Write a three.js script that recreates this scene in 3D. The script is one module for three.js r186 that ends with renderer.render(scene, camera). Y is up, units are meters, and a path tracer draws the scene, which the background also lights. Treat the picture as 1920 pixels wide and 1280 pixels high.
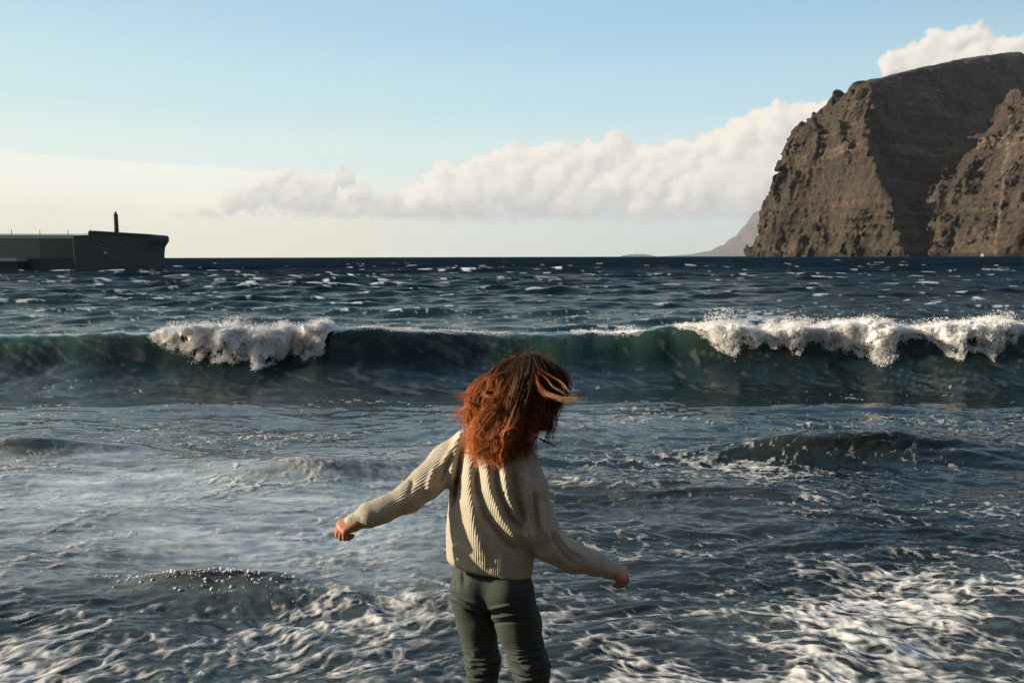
import * as THREE from 'three';
import { mergeGeometries } from 'three/addons/utils/BufferGeometryUtils.js';

// ---------------------------------------------------------------- camera, sky, sun, exposure
const scene = new THREE.Scene();
const EYE = 1.9;
const camera = new THREE.PerspectiveCamera(46.4, 1024 / 682, 0.1, 60000);
camera.position.set(0, EYE, 0);
camera.rotation.order = 'YXZ';
camera.rotation.set(-6.065 * Math.PI / 180, 0, -0.16 * Math.PI / 180);
camera.updateMatrixWorld(true);
scene.add(camera);

const SUN = new THREE.Vector3(-0.945, 0.285, -0.005).normalize();
const sun = new THREE.DirectionalLight(new THREE.Color().setRGB(1.0, 0.82, 0.59), 5.0);
sun.name = 'sun';
sun.position.copy(SUN).multiplyScalar(3000);
sun.castShadow = true;
sun.shadow.radius = 1.0;
sun.shadow.mapSize.set(4096, 4096);
Object.assign(sun.shadow.camera, { left: -1800, right: 1800, top: 1800, bottom: -1800, near: 1, far: 8000 });
scene.add(sun);

const renderer = new THREE.WebGLRenderer({ antialias: true });
renderer.setSize(1024, 682);
renderer.shadowMap.enabled = true;
renderer.toneMapping = THREE.LinearToneMapping;
renderer.toneMappingExposure = 1.9;

// ---------------------------------------------------------------- helpers
function rng(seed) {
  let s = seed | 0;
  return () => { s = (s + 0x6d2b79f5) | 0; let t = Math.imul(s ^ (s >>> 15), 1 | s); t = (t + Math.imul(t ^ (t >>> 7), 61 | t)) ^ t; return ((t ^ (t >>> 14)) >>> 0) / 4294967296; };
}
const clamp = (x, a = 0, b = 1) => (x < a ? a : x > b ? b : x);
const lerp = (a, b, t) => a + (b - a) * t;
const sstep = (a, b, x) => { const t = clamp((x - a) / (b - a)); return t * t * (3 - 2 * t); };
const gauss = (x) => Math.exp(-x * x);
const smin = (a, b, k) => { const h = Math.max(k - Math.abs(a - b), 0) / k; return Math.min(a, b) - h * h * k * 0.25; };
const smax = (a, b, k) => -smin(-a, -b, k);
// piecewise-linear table lookup
function table(pts) {
  return (x) => {
    if (x <= pts[0][0]) return pts[0][1];
    for (let i = 1; i < pts.length; i++) if (x <= pts[i][0]) { const t = (x - pts[i - 1][0]) / (pts[i][0] - pts[i - 1][0]); const u = t * t * (3 - 2 * t); return lerp(pts[i - 1][1], pts[i][1], u); }
    return pts[pts.length - 1][1];
  };
}
// gradient noise
const PERM = new Uint8Array(512);
{ const r = rng(77), p = [...Array(256).keys()]; for (let i = 255; i > 0; i--) { const j = Math.floor(r() * (i + 1)); const t = p[i]; p[i] = p[j]; p[j] = t; } for (let i = 0; i < 512; i++) PERM[i] = p[i & 255]; }
const G3 = new Float32Array([1, 1, 0, -1, 1, 0, 1, -1, 0, -1, -1, 0, 1, 0, 1, -1, 0, 1, 1, 0, -1, -1, 0, -1, 0, 1, 1, 0, -1, 1, 0, 1, -1, 0, -1, -1, 1, 1, 0, -1, 1, 0, 0, -1, 1, 0, -1, -1]);
function g3(h, x, y, z) { const i = (h & 15) * 3; return G3[i] * x + G3[i + 1] * y + G3[i + 2] * z; }
function noise3(x, y, z) {
  const fx = Math.floor(x), fy = Math.floor(y), fz = Math.floor(z);
  x -= fx; y -= fy; z -= fz;
  const X = fx & 255, Y = fy & 255, Z = fz & 255;
  const u = x * x * x * (x * (x * 6 - 15) + 10), v = y * y * y * (y * (y * 6 - 15) + 10), w = z * z * z * (z * (z * 6 - 15) + 10);
  const A = PERM[X] + Y, AA = PERM[A] + Z, AB = PERM[A + 1] + Z, B = PERM[X + 1] + Y, BA = PERM[B] + Z, BB = PERM[B + 1] + Z;
  return lerp(lerp(lerp(g3(PERM[AA], x, y, z), g3(PERM[BA], x - 1, y, z), u), lerp(g3(PERM[AB], x, y - 1, z), g3(PERM[BB], x - 1, y - 1, z), u), v),
    lerp(lerp(g3(PERM[AA + 1], x, y, z - 1), g3(PERM[BA + 1], x - 1, y, z - 1), u), lerp(g3(PERM[AB + 1], x, y - 1, z - 1), g3(PERM[BB + 1], x - 1, y - 1, z - 1), u), v), w);
}
function noise2(x, y) {
  const fx = Math.floor(x), fy = Math.floor(y);
  x -= fx; y -= fy;
  const X = fx & 255, Y = fy & 255;
  const u = x * x * x * (x * (x * 6 - 15) + 10), v = y * y * y * (y * (y * 6 - 15) + 10);
  const A = PERM[X] + Y, B = PERM[X + 1] + Y;
  const g = (h, a, b) => { const k = PERM[h] * 0.0245437; return Math.cos(k) * a + Math.sin(k) * b; };
  return 1.4 * lerp(lerp(g(A, x, y), g(B, x - 1, y), u), lerp(g(A + 1, x, y - 1), g(B + 1, x - 1, y - 1), u), v);
}
const fbm2 = (x, y, o) => { let s = 0, a = 1; for (let i = 0; i < o; i++) { s += a * noise2(x + i * 17.3, y - i * 9.1); x *= 2.03; y *= 2.03; a *= 0.5; } return s; };
const fbm3 = (x, y, z, o) => { let s = 0, a = 1; for (let i = 0; i < o; i++) { s += a * noise3(x + i * 17.3, y - i * 9.1, z + i * 5.7); x *= 2.03; y *= 2.03; z *= 2.03; a *= 0.5; } return s; };
// Worley distances (F1, F2) on a plane
function worley(x, y, out) {
  const fx = Math.floor(x), fy = Math.floor(y);
  let a = 9, b = 9;
  for (let j = -1; j < 2; j++) for (let i = -1; i < 2; i++) {
    const h = PERM[(PERM[(fx + i) & 255] + fy + j) & 255], k = PERM[h + 91];
    const dx = fx + i + h / 256 - x, dy = fy + j + k / 256 - y, d = dx * dx + dy * dy;
    if (d < a) { b = a; a = d; } else if (d < b) b = d;
  }
  out[0] = Math.sqrt(a); out[1] = Math.sqrt(b);
}
// survey of the place: where a sight line of the photograph (1920 x 1280) meets a given distance
const FPX = 640 / Math.tan(23.2 * Math.PI / 180);
const CM = new THREE.Matrix3().setFromMatrix4(camera.matrixWorld), CMI = CM.clone().invert();
function at(px, py, dist) {
  const v = new THREE.Vector3((px - 960) / FPX, (640 - py) / FPX, -1).applyMatrix3(CM);
  v.multiplyScalar(dist / -v.z);
  v.y += EYE;
  return v;
}
const cmi = CMI.elements;
function sightX(x, y, z) { y -= EYE; const cx = cmi[0] * x + cmi[3] * y + cmi[6] * z, cz = cmi[2] * x + cmi[5] * y + cmi[8] * z; return 960 - FPX * cx / cz; }
function sightY(x, y, z) { y -= EYE; const cy = cmi[1] * x + cmi[4] * y + cmi[7] * z, cz = cmi[2] * x + cmi[5] * y + cmi[8] * z; return 640 + FPX * cy / cz; }

function shadows(o) { o.traverse((m) => { if (m.isMesh) { m.castShadow = true; m.receiveShadow = true; } }); return o; }
function mesh(name, geo, mat, parent) { const m = new THREE.Mesh(geo, mat); m.name = name; m.castShadow = m.receiveShadow = true; (parent || scene).add(m); return m; }
function tag(o, label, category, group, kind) { if (label) o.userData.label = label; if (category) o.userData.category = category; if (group) o.userData.group = group; if (kind) o.userData.kind = kind; return o; }
function geom(pos, idx, col, cs = 3, nor, uv) {
  const g = new THREE.BufferGeometry();
  g.setAttribute('position', new THREE.BufferAttribute(pos instanceof Float32Array ? pos : new Float32Array(pos), 3));
  if (col) g.setAttribute('color', new THREE.BufferAttribute(col instanceof Float32Array ? col : new Float32Array(col), cs));
  if (uv) g.setAttribute('uv', new THREE.BufferAttribute(new Float32Array(uv), 2));
  g.setIndex(new THREE.BufferAttribute(idx instanceof Uint32Array ? idx : new Uint32Array(idx), 1));
  if (nor) g.setAttribute('normal', new THREE.BufferAttribute(new Float32Array(nor), 3)); else g.computeVertexNormals();
  return g;
}
// surface nets over the blocks that the surface of a distance field passes through
function skin(f, lo, hi, cell, { L = 1.4, color, normals = true, eps } = {}) {
  const B = 8, N = B + 1, nx = Math.ceil((hi[0] - lo[0]) / cell / B), ny = Math.ceil((hi[1] - lo[1]) / cell / B), nz = Math.ceil((hi[2] - lo[2]) / cell / B);
  const SX = nx * B + 2, SY = ny * B + 2, ids = new Map(), pos = [], blocks = [], reach = 0.87 * B * cell * L;
  const v = new Float32Array(N * N * N);
  for (let bz = 0; bz < nz; bz++) for (let by = 0; by < ny; by++) for (let bx = 0; bx < nx; bx++) {
    const c = f(lo[0] + (bx + 0.5) * B * cell, lo[1] + (by + 0.5) * B * cell, lo[2] + (bz + 0.5) * B * cell);
    if (Math.abs(c) > reach) continue;
    const w = new Float32Array(N * N * N);
    let neg = 0;
    for (let k = 0, n = 0; k < N; k++) for (let j = 0; j < N; j++) for (let i = 0; i < N; i++, n++) { w[n] = f(lo[0] + (bx * B + i) * cell, lo[1] + (by * B + j) * cell, lo[2] + (bz * B + k) * cell); if (w[n] < 0) neg++; }
    if (neg === 0 || neg === N * N * N) continue;
    blocks.push([bx, by, bz, w]);
    for (let k = 0; k < B; k++) for (let j = 0; j < B; j++) for (let i = 0; i < B; i++) {
      let m = 0; const o = (k * N + j) * N + i;
      let sx = 0, sy = 0, sz = 0, n = 0;
      const c8 = [w[o], w[o + 1], w[o + N], w[o + N + 1], w[o + N * N], w[o + N * N + 1], w[o + N * N + N], w[o + N * N + N + 1]];
      for (let q = 0; q < 8; q++) if (c8[q] < 0) m++;
      if (m === 0 || m === 8) continue;
      for (let a = 0; a < 8; a++) for (let bit = 1; bit < 8; bit <<= 1) {
        if (a & bit) continue;
        const b = a | bit, va = c8[a], vb = c8[b];
        if ((va < 0) === (vb < 0)) continue;
        const t = va / (va - vb);
        sx += (a & 1) + (bit === 1 ? t : 0); sy += ((a >> 1) & 1) + (bit === 2 ? t : 0); sz += ((a >> 2) & 1) + (bit === 4 ? t : 0); n++;
      }
      const X = bx * B + i, Y = by * B + j, Z = bz * B + k;
      ids.set((Z * SY + Y) * SX + X, pos.length / 3);
      pos.push(lo[0] + (X + sx / n) * cell, lo[1] + (Y + sy / n) * cell, lo[2] + (Z + sz / n) * cell);
    }
  }
  const idx = [], D = [1, SX, SX * SY];
  for (const [bx, by, bz, w] of blocks) for (let k = 0; k < B; k++) for (let j = 0; j < B; j++) for (let i = 0; i < B; i++) {
    const o = (k * N + j) * N + i, here = w[o] < 0, key = ((bz * B + k) * SY + by * B + j) * SX + bx * B + i, st = [1, N, N * N];
    for (let a = 0; a < 3; a++) {
      if (here === (w[o + st[a]] < 0)) continue;
      const u = D[(a + 1) % 3], s = D[(a + 2) % 3], p0 = ids.get(key), p1 = ids.get(key - u), p2 = ids.get(key - u - s), p3 = ids.get(key - s);
      if (p0 === undefined || p1 === undefined || p2 === undefined || p3 === undefined) continue;
      if (here) idx.push(p0, p1, p2, p0, p2, p3); else idx.push(p0, p2, p1, p0, p3, p2);
    }
  }
  let nor, col;
  if (normals) {
    const e = eps || cell * 0.5; nor = new Float32Array(pos.length);
    for (let i = 0; i < pos.length; i += 3) {
      const x = pos[i], y = pos[i + 1], z = pos[i + 2];
      const gx = f(x + e, y, z) - f(x - e, y, z), gy = f(x, y + e, z) - f(x, y - e, z), gz = f(x, y, z + e) - f(x, y, z - e), l = Math.hypot(gx, gy, gz) || 1;
      nor[i] = gx / l; nor[i + 1] = gy / l; nor[i + 2] = gz / l;
    }
  }
  if (color) { col = new Float32Array(pos.length); const c = [0, 0, 0]; for (let i = 0; i < pos.length; i += 3) { color(pos[i], pos[i + 1], pos[i + 2], c, nor ? [nor[i], nor[i + 1], nor[i + 2]] : null); col[i] = c[0]; col[i + 1] = c[1]; col[i + 2] = c[2]; } }
  return geom(pos, idx, col, 3, nor);
}
// tapered capsule
function cap(x, y, z, a, b) {
  const bx = b[0] - a[0], by = b[1] - a[1], bz = b[2] - a[2], px = x - a[0], py = y - a[1], pz = z - a[2];
  const t = clamp((px * bx + py * by + pz * bz) / (bx * bx + by * by + bz * bz + 1e-12));
  const dx = px - bx * t, dy = py - by * t, dz = pz - bz * t;
  return Math.sqrt(dx * dx + dy * dy + dz * dz) - lerp(a[3], b[3], t);
}
function chain(x, y, z, pts, k) { let d = 1e9; for (let i = 0; i + 1 < pts.length; i++) { const c = cap(x, y, z, pts[i], pts[i + 1]); d = d > 1e8 ? c : smin(d, c, k); } return d; }

// ---------------------------------------------------------------- sky: clear air, haze towards the horizon, a bank of cumulus over the sea
{
  const W = 4096, H = 2048, data = new Float32Array(W * H * 4), DEG = 180 / Math.PI;
  const airR = table([[0, 0.62], [7, 0.585], [10.8, 0.425], [16.5, 0.30], [30, 0.16], [60, 0.09], [90, 0.07]]), airG = table([[0, 0.78], [7, 0.785], [10.8, 0.705], [16.5, 0.58], [30, 0.36], [60, 0.22], [90, 0.18]]), airB = table([[0, 0.80], [7, 0.815], [10.8, 0.845], [16.5, 0.82], [30, 0.64], [60, 0.44], [90, 0.38]]);
  const sunAz = Math.atan2(SUN.x, -SUN.z) * DEG;
  // puffs of cloud: [azimuth, elevation, radius] in degrees; heights collected in a strip round the horizon
  const ROWS = 260, E0 = -1, top = (row) => E0 + row * 180 / H;
  const Z = new Float32Array(W * ROWS), BASE = new Float32Array(W * ROWS).fill(-9);
  const r = rng(5);
  const px2az = (px) => Math.atan((px - 960) / FPX) * DEG, px2el = (px, py) => Math.atan((481.4 - (px - 960) * 0.0028 - py) / FPX * Math.cos(Math.atan((px - 960) / FPX))) * DEG;
  const puff = (az, el, rad) => {
    const c0 = Math.floor(((az - 90 - rad * 1.6) / 360 + 0.5 + 10) * W), n = Math.ceil(rad * 3.2 / 360 * W), r0 = Math.max(0, Math.floor((el - rad * 1.6 - E0) * H / 180)), r1 = Math.min(ROWS - 1, Math.ceil((el + rad * 1.6 - E0) * H / 180));
    for (let row = r0; row <= r1; row++) for (let k = 0; k <= n; k++) {
      const c = (c0 + k) % W, A = (c0 + k) / W * 360 - 3600 - 90, dy = top(row) - el;
      let dx = A - az; dx -= Math.round(dx / 360) * 360;
      const d2 = (dx * dx + dy * dy) / (rad * rad);
      if (d2 < 1) { const h = rad * Math.sqrt(1 - d2); const i = row * W + c; if (h > Z[i]) Z[i] = h; }
    }
  };
  const bank = (pts, base, dens, small) => { // pts: [az, topEl]
    for (let i = 0; i + 1 < pts.length; i++) {
      const [a0, t0] = pts[i], [a1, t1] = pts[i + 1], n = Math.ceil(Math.abs(a1 - a0) * dens);
      for (let k = 0; k < n; k++) {
        const u = (k + r() * 0.8) / n, a = lerp(a0, a1, u), t = lerp(t0, t1, u), hgt = t - base;
        const rad = clamp(hgt * (0.16 + 0.2 * r()), 0.18, 1.1) * small;
        puff(a, t - rad * (0.9 + 0.3 * r()), rad);
        for (let q = 0; q < 4; q++) { const rr = rad * (0.6 + 0.9 * r()); puff(a + (r() - 0.5) * 1.2 * hgt * 0.6, lerp(base + rr * 0.35, Math.max(base + rr * 0.4, t - rr * 1.3), Math.pow(r(), 0.8)), rr); }
      }
    }
  };
  const P = (list) => list.map(([x, y]) => [px2az(x), px2el(x, y)]);
  bank(P([[440, 360], [452, 352], [472, 346], [490, 344]]), 3.0, 9, 0.6); bank(P([[516, 332], [532, 320], [550, 318], [568, 330], [592, 330], [618, 342]]), 3.2, 8, 0.66); bank(P([[480, 392], [540, 384], [600, 388], [640, 394]]), 2.6, 5, 0.6);
  bank(P([[630, 316], [648, 309], [662, 330]]), 4.6, 9, 0.55); bank(P([[662, 340], [690, 348], [712, 362]]), 3.4, 6, 0.6); bank(P([[700, 368], [738, 366], [760, 352], [780, 364], [808, 374], [836, 360]]), 2.8, 9, 0.62); bank(P([[606, 350], [640, 366], [672, 362], [706, 374], [740, 380]]), 2.7, 8, 0.6);
  bank(P([[820, 325], [832, 305], [872, 310], [900, 296], [935, 288], [965, 274], [990, 286], [1020, 272], [1060, 266], [1085, 288], [1110, 310], [1124, 282], [1148, 252], [1172, 270], [1190, 280], [1235, 278], [1262, 266], [1300, 272], [1335, 250], [1370, 244], [1400, 226], [1440, 198], [1480, 204], [1530, 198], [1600, 180], [1700, 170]]), 2.9, 4.2, 1);
  bank(P([[1690, 150], [1698, 100], [1712, 78], [1732, 72], [1752, 84], [1772, 70], [1798, 60], [1824, 68], [1846, 100], [1856, 140]]), 8.4, 6, 0.62); bank(P([[1888, 84], [1910, 70], [1960, 62], [2050, 90], [2120, 130]]), 10.5, 3.5, 0.7);
  bank(P([[374, 394], [388, 388], [404, 388], [414, 400]]), 2.65, 6, 0.9);
  bank(P([[328, 400], [345, 394], [360, 404]]), 2.5, 5, 0.6);
  for (let az = 42; az < 300; ) { const w = 6 + 22 * r(), b = 2.2 + 1.4 * r(), pts = []; for (let a = 0; a <= w; a += 1.3) pts.push([az + a, b + (0.6 + (2 + 3.5 * r()) * Math.sin(Math.PI * a / w))]); bank(pts, b, 2.2, 1); az += w + 4 + 18 * r(); }
  for (let row = 0; row < H; row++) {
    const el = ((row + 0.5) / H - 0.5) * 180;
    for (let col = 0; col < W; col++) {
      const az = ((col + 0.5) / W) * 360 - 90;                       // 0 straight out to sea, + to the right
      let da = az - sunAz; da -= Math.round(da / 360) * 360;
      const cosS = Math.sin(el / DEG) * SUN.y + Math.cos(el / DEG) * Math.cos(da / DEG) * Math.sqrt(1 - SUN.y * SUN.y);
      const ang = Math.acos(clamp(cosS, -1, 1)) * DEG, e = Math.max(el, 0);
      // clear air
      const near = clamp(1 - ang / 95), back = 0.5 - 0.5 * Math.cos(da / DEG);
      let R = airR(e) + 0.30 * near, G = airG(e) + 0.24 * near, Bl = airB(e) + 0.06 * near;
      const dim = 1 - 0.42 * sstep(92, 160, ang); R *= dim; G *= dim; Bl *= dim;
      // haze bank low over the sea, brighter and creamier towards the sun, with a crisp upper edge there
      const warm = Math.exp(-Math.abs(da) / 55);
      const edge = 6.35 - 0.028 * (az + 33) + 0.05 * noise2(az * 0.35, 3.3);
      const veil = (1 - sstep(edge - 0.12, edge + 0.10, e)) * sstep(108, 74, Math.abs(da)) * 0.75 + (1 - sstep(2.0, edge, e)) * 0.35;
      const soft = Math.exp(-Math.pow(e / 4.2, 2)) * 0.75;
      const wk = sstep(104, 68, Math.abs(da)), low = sstep(6, 1, e) , hr = lerp(0.555, lerp(0.97, 0.80, low), wk), hg = lerp(0.565, lerp(0.965, 0.765, low), wk), hb = lerp(0.525, lerp(0.83, 0.615, low), wk), m = clamp(Math.max(veil * (0.4 + 0.7 * wk), soft));
      R = lerp(R, hr, m); G = lerp(G, hg, m); Bl = lerp(Bl, hb, m);
      // cumulus
      const rr = (el - E0) * H / 180;
      if (rr > 2 && rr < ROWS - 3) {
        const wx = fbm2(az * 0.9, el * 1.1, 5) * 0.36 + fbm2(az * 3.1, el * 3.3 + 40, 3) * 0.12, wy = fbm2(az * 0.9 + 31, el * 1.1 + 7, 5) * 0.30 + fbm2(az * 3.1 + 9, el * 3.3, 3) * 0.10;
        const sc = clamp((el - 1) / 3, 0.25, 1);
        const sample = (ax, ex) => { const cc = (ax + 90) / 360 * W - 0.5, rw = clamp((ex - E0) * H / 180, 0, ROWS - 2); const c0 = Math.floor(cc), r0 = Math.floor(rw), tx = cc - c0, ty = rw - r0; const i0 = ((c0 % W) + W) % W, i1 = (i0 + 1) % W; return lerp(lerp(Z[r0 * W + i0], Z[r0 * W + i1], tx), lerp(Z[(r0 + 1) * W + i0], Z[(r0 + 1) * W + i1], tx), ty); };
        const ax = az + wx * sc, ex = el + wy * sc;
        const z0 = sample(ax, ex);
        if (z0 > 0.0) {
          const s = 0.22, gx = (sample(ax + s, ex) - sample(ax - s, ex)) / (2 * s), gy = (sample(ax, ex + s) - sample(ax, ex - s)) / (2 * s);
          const b = 0.5, bx = (sample(ax + b, ex) - sample(ax - b, ex)) / (2 * b), by = (sample(ax, ex + b) - sample(ax, ex - b)) / (2 * b);
          const nx = -(0.62 * gx + 0.5 * bx), ny = -(0.62 * gy + 0.5 * by), nl = Math.hypot(nx, ny, 1.1), side = Math.sign(-da) || 1;
          const lx = -Math.sin(da / DEG), lz = 0.35 - 0.3 * Math.cos(da / DEG);
          let lit = clamp((nx * lx * 0.85 + ny * 0.75 + 1.1 * lz * 0.7) / nl * 0.92 + 0.25);
          lit = lit * sstep(2.2, 5.0, ex + 0.9 * fbm2(az * 0.4, el * 0.6, 3)) * 0.85 + lit * 0.15;
          lit = clamp(lit * (0.86 + 0.14 * sstep(0.06, 0.3, z0)) + 0.15 * fbm2(az * 1.1, el * 1.6, 4));
          const wa = clamp(warm * 1.3);
          const cr = lerp(lerp(0.45, 0.66, wa), 0.97, lit), cg = lerp(lerp(0.465, 0.64, wa), 0.885, lit), cb = lerp(lerp(0.49, 0.58, wa), 0.76, lit);
          const a = sstep(0.015, 0.15 + 0.10 * clamp(0.5 + noise2(az * 0.5, 9)), z0) * sstep(1.9, 3.3, ex + 0.35 * fbm2(az * 0.7, el * 0.4 + 5, 3)) * (0.78 + 0.20 * (1 - wa * 0.5)) * (0.74 + 0.28 * sstep(0.1, 0.55, z0));
          R = lerp(R, cr, a); G = lerp(G, cg, a); Bl = lerp(Bl, cb, a);
        }
        // thin mist between the bank and the sea
        const st = sstep(1.6, 3.0, el) * (1 - sstep(3.0, 3.6, el)) * 0.05 * (0.4 + fbm2(az * 0.12, el * 1.4, 4));
        R -= st * 0.6; G -= st * 0.55; Bl -= st * 0.45;
      }
      const o = (row * W + col) * 4;
      data[o] = R / 1.9; data[o + 1] = G / 1.9; data[o + 2] = Bl / 1.9; // for an exposure of 1.9 data[o + 3] = 1;
    }
  }
  const tex = new THREE.DataTexture(data, W, H, THREE.RGBAFormat, THREE.FloatType);
  tex.mapping = THREE.EquirectangularReflectionMapping;
  tex.magFilter = tex.minFilter = THREE.LinearFilter;
  tex.needsUpdate = true;
  scene.background = tex;
  scene.environment = tex;
}

// ---------------------------------------------------------------- the sea
const levelAt = table([[0, 0.045], [3.2, 0.03], [6, -0.06], [10, -0.24], [13, -0.33], [20, -0.30], [60, -0.3]]);
const CREST = table([[-14, 15.6], [-9.8, 15.2], [-6, 14.9], [-3, 15.1], [0, 15.5], [2.5, 15.3], [5, 14.8], [9, 14.7], [14, 15.2]]);
const CRESTH = table([[-14, 0.55], [-9.8, 0.78], [-6.5, 0.84], [-3, 0.84], [0.2, 0.76], [2.2, 0.82], [4, 0.90], [7, 0.92], [9.5, 0.93], [14, 0.8]]);
const PITCH = table([[-14, 0.1], [-8, 0.22], [-6, 0.42], [-3.3, 0.42], [-1, 0.12], [2, 0.14], [4, 0.42], [9.5, 0.42], [14, 0.2]]);
const comps = [];
{
  const r = rng(21);
  for (let i = 0; i < 30; i++) {
    const lam = 0.55 * Math.pow(30, i / 29) * (0.85 + 0.3 * r()), th = (r() + r() - 1) * 1.15 + 0.12, k = 2 * Math.PI / lam;
    const st = (lam > 7 ? 0.03 : lam > 4 ? 0.055 : lam > 1.2 ? 0.10 : 0.085) * (0.6 + 0.8 * r());
    comps.push({ lam, kx: Math.sin(th) * k, kd: -Math.cos(th) * k, a: st / k, dx: Math.sin(th), dd: -Math.cos(th), ph: r() * 6.28, st });
  }
}
const bump = (x, d, cx, cd, sx, sd, skew = 0) => { const u = (x - cx) / sx, v = (d - cd - skew * (x - cx)) / sd; return Math.exp(-u * u - v * v); };
// [height, centre x, centre d, half-length x, half-width d, skew]: low swells between the breaker and the sand
const swells = [[0.28, 3.2, 8.1, 1.3, 0.42, -0.04], [0.12, 4.6, 8.3, 1.2, 0.4, 0.1], [0.25, -5.1, 8.25, 0.95, 0.36, 0.08], [0.10, -3.0, 7.7, 1.0, 0.4, -0.16], [0.15, -1.75, 7.35, 0.95, 0.30, 0.10], [0.12, -1.85, 4.52, 0.62, 0.14, -0.10], [0.06, -0.75, 4.30, 0.8, 0.16, -0.1], [0.05, -3.2, 5.0, 0.6, 0.2, 0.1], [0.07, 1.5, 6.6, 1.1, 0.4, 0.08], [0.05, 2.6, 5.5, 1.3, 0.3, -0.05], [0.06, 0.6, 9.6, 1.6, 0.5, 0.03], [0.07, 5.0, 11.2, 2.2, 0.5, 0.02], [0.06, -4.5, 11.4, 2.2, 0.5, -0.02], [0.04, -2.6, 5.9, 1.2, 0.25, 0.05], [0.035, 3.2, 4.4, 0.9, 0.2, 0.1], [0.03, 1.6, 4.0, 0.6, 0.15, -0.2]];
const S = { x: 0, y: 0, d: 0, face: 0, jac: 0, s: 0, h: 0 };
function seaPoint(x, d, step, colStep) {
  // wind sea
  const out = sstep(13.5, 19, d), calm = lerp(0.10, 1, out) * lerp(1, 1.7, sstep(45, 130, d)) * lerp(1, 0.7, sstep(400, 1500, d));
  let y = 0, ox = 0, od = 0, jac = 0;
  const gust = 0.75 + 0.5 * noise2(x * 0.035 + 5, d * 0.02);
  for (const c of comps) {
    const w = sstep(2.2, 4.5, c.lam / step) * sstep(1.6, 3.5, c.lam / colStep);
    if (w <= 0) continue;
    const q = calm * gust * w * (out < 1 && c.lam > 3 ? out : 1), p = c.kx * x + c.kd * d + c.ph, cs = Math.cos(p), sn = Math.sin(p);
    y += q * c.a * cs; ox -= q * c.a * c.dx * sn; od -= q * c.a * c.dd * sn; jac += q * c.st * cs;
  }
  if (d < 60) { // small ripples
    const near = (1 - sstep(9, 14, d)) * (1 - 0.35 * sstep(0.05, -0.15, x / d) * sstep(4.9, 5.8, d)), mid = 1 - sstep(40, 60, d);
    const wx = x + 0.5 * noise2(x * 0.5, d * 0.5), wd = d + 0.35 * noise2(x * 0.6 + 9, d * 0.6);
    if (near > 0) y += near * (0.045 * noise2(wx * 0.55, wd * 1.3) + 0.022 * noise2(wx * 1.3 + 3, wd * 3.2) + 0.015 * noise2(wx * 2.6 + 1.5 * wd, wd * 6.5) + 0.009 * noise2(wx * 6 + 2 * wd, wd * 14) + 0.0042 * noise2(wx * 14, wd * 30) - 0.020 * Math.abs(noise2(wx * 1.5 + 4 + 0.4 * wd, wd * 3.9)) - 0.011 * Math.abs(noise2(wx * 3.8 - wd, wd * 9.5 + 2)) - 0.005 * Math.abs(noise2(wx * 9 + wd, wd * 21)));
    y += mid * sstep(9, 14, d) * (0.020 * noise2(wx * 1.7, wd * 3.6) + 0.009 * noise2(wx * 4.2, wd * 8.5));
  }
  // the breaker
  let face = 0;
  const dc = CREST(x) + 0.16 * noise2(x * 0.7, 1.7) + 0.05 * noise2(x * 2.2, 8), s = d - dc, A = CRESTH(x) * (1 + 0.09 * noise2(x * 0.55, 5.5));
  S.s = s; S.h = 0;
  if (s > -5 && s < 7) {
    let h;
    if (s >= 0) h = A * gauss(s / 2.1); else { const u = -s / (1.05 * (1 + 0.30 * noise2(x * 0.42, 12) + 0.12 * noise2(x * 1.3, 2))); h = A * (1 / (1 + u * u * (1 + 0.9 * u))); h -= 0.07 * (1 + 0.8 * noise2(x * 0.5, 31)) * gauss((s + 2.0 + 0.5 * noise2(x * 0.6, 21)) / 0.8); h *= 1 - sstep(-3.2, -5, s); }
    const b = h / A;
    y = lerp(y, y * 0.55, gauss(s / 1.4)) + gauss(s / 1.6) * (0.05 * noise2(x * 0.9, d * 0.8 + 3) + 0.022 * noise2(x * 2.6 + 0.8 * s, s * 2.2) + 0.012 * noise2(x * 6 + s, s * 5) + 0.006 * noise2(x * 14, s * 9));
    y += h; od -= PITCH(x) * Math.pow(Math.max(b, 0), 3) ;
    face = b; S.h = b;
  }
  if (d < 13) for (const w of swells) { const g = bump(x, d, w[1], w[2], w[3], w[4], w[5]); if (g > 0.01) { y += w[0] * g; od -= w[0] * 0.9 * g * g; if (w[0] > 0.09) face = Math.max(face, g * 0.55); } }
  S.x = x + ox; S.d = d + od; S.y = y + levelAt(d); S.face = face; S.jac = jac;
  return S;
}
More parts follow.
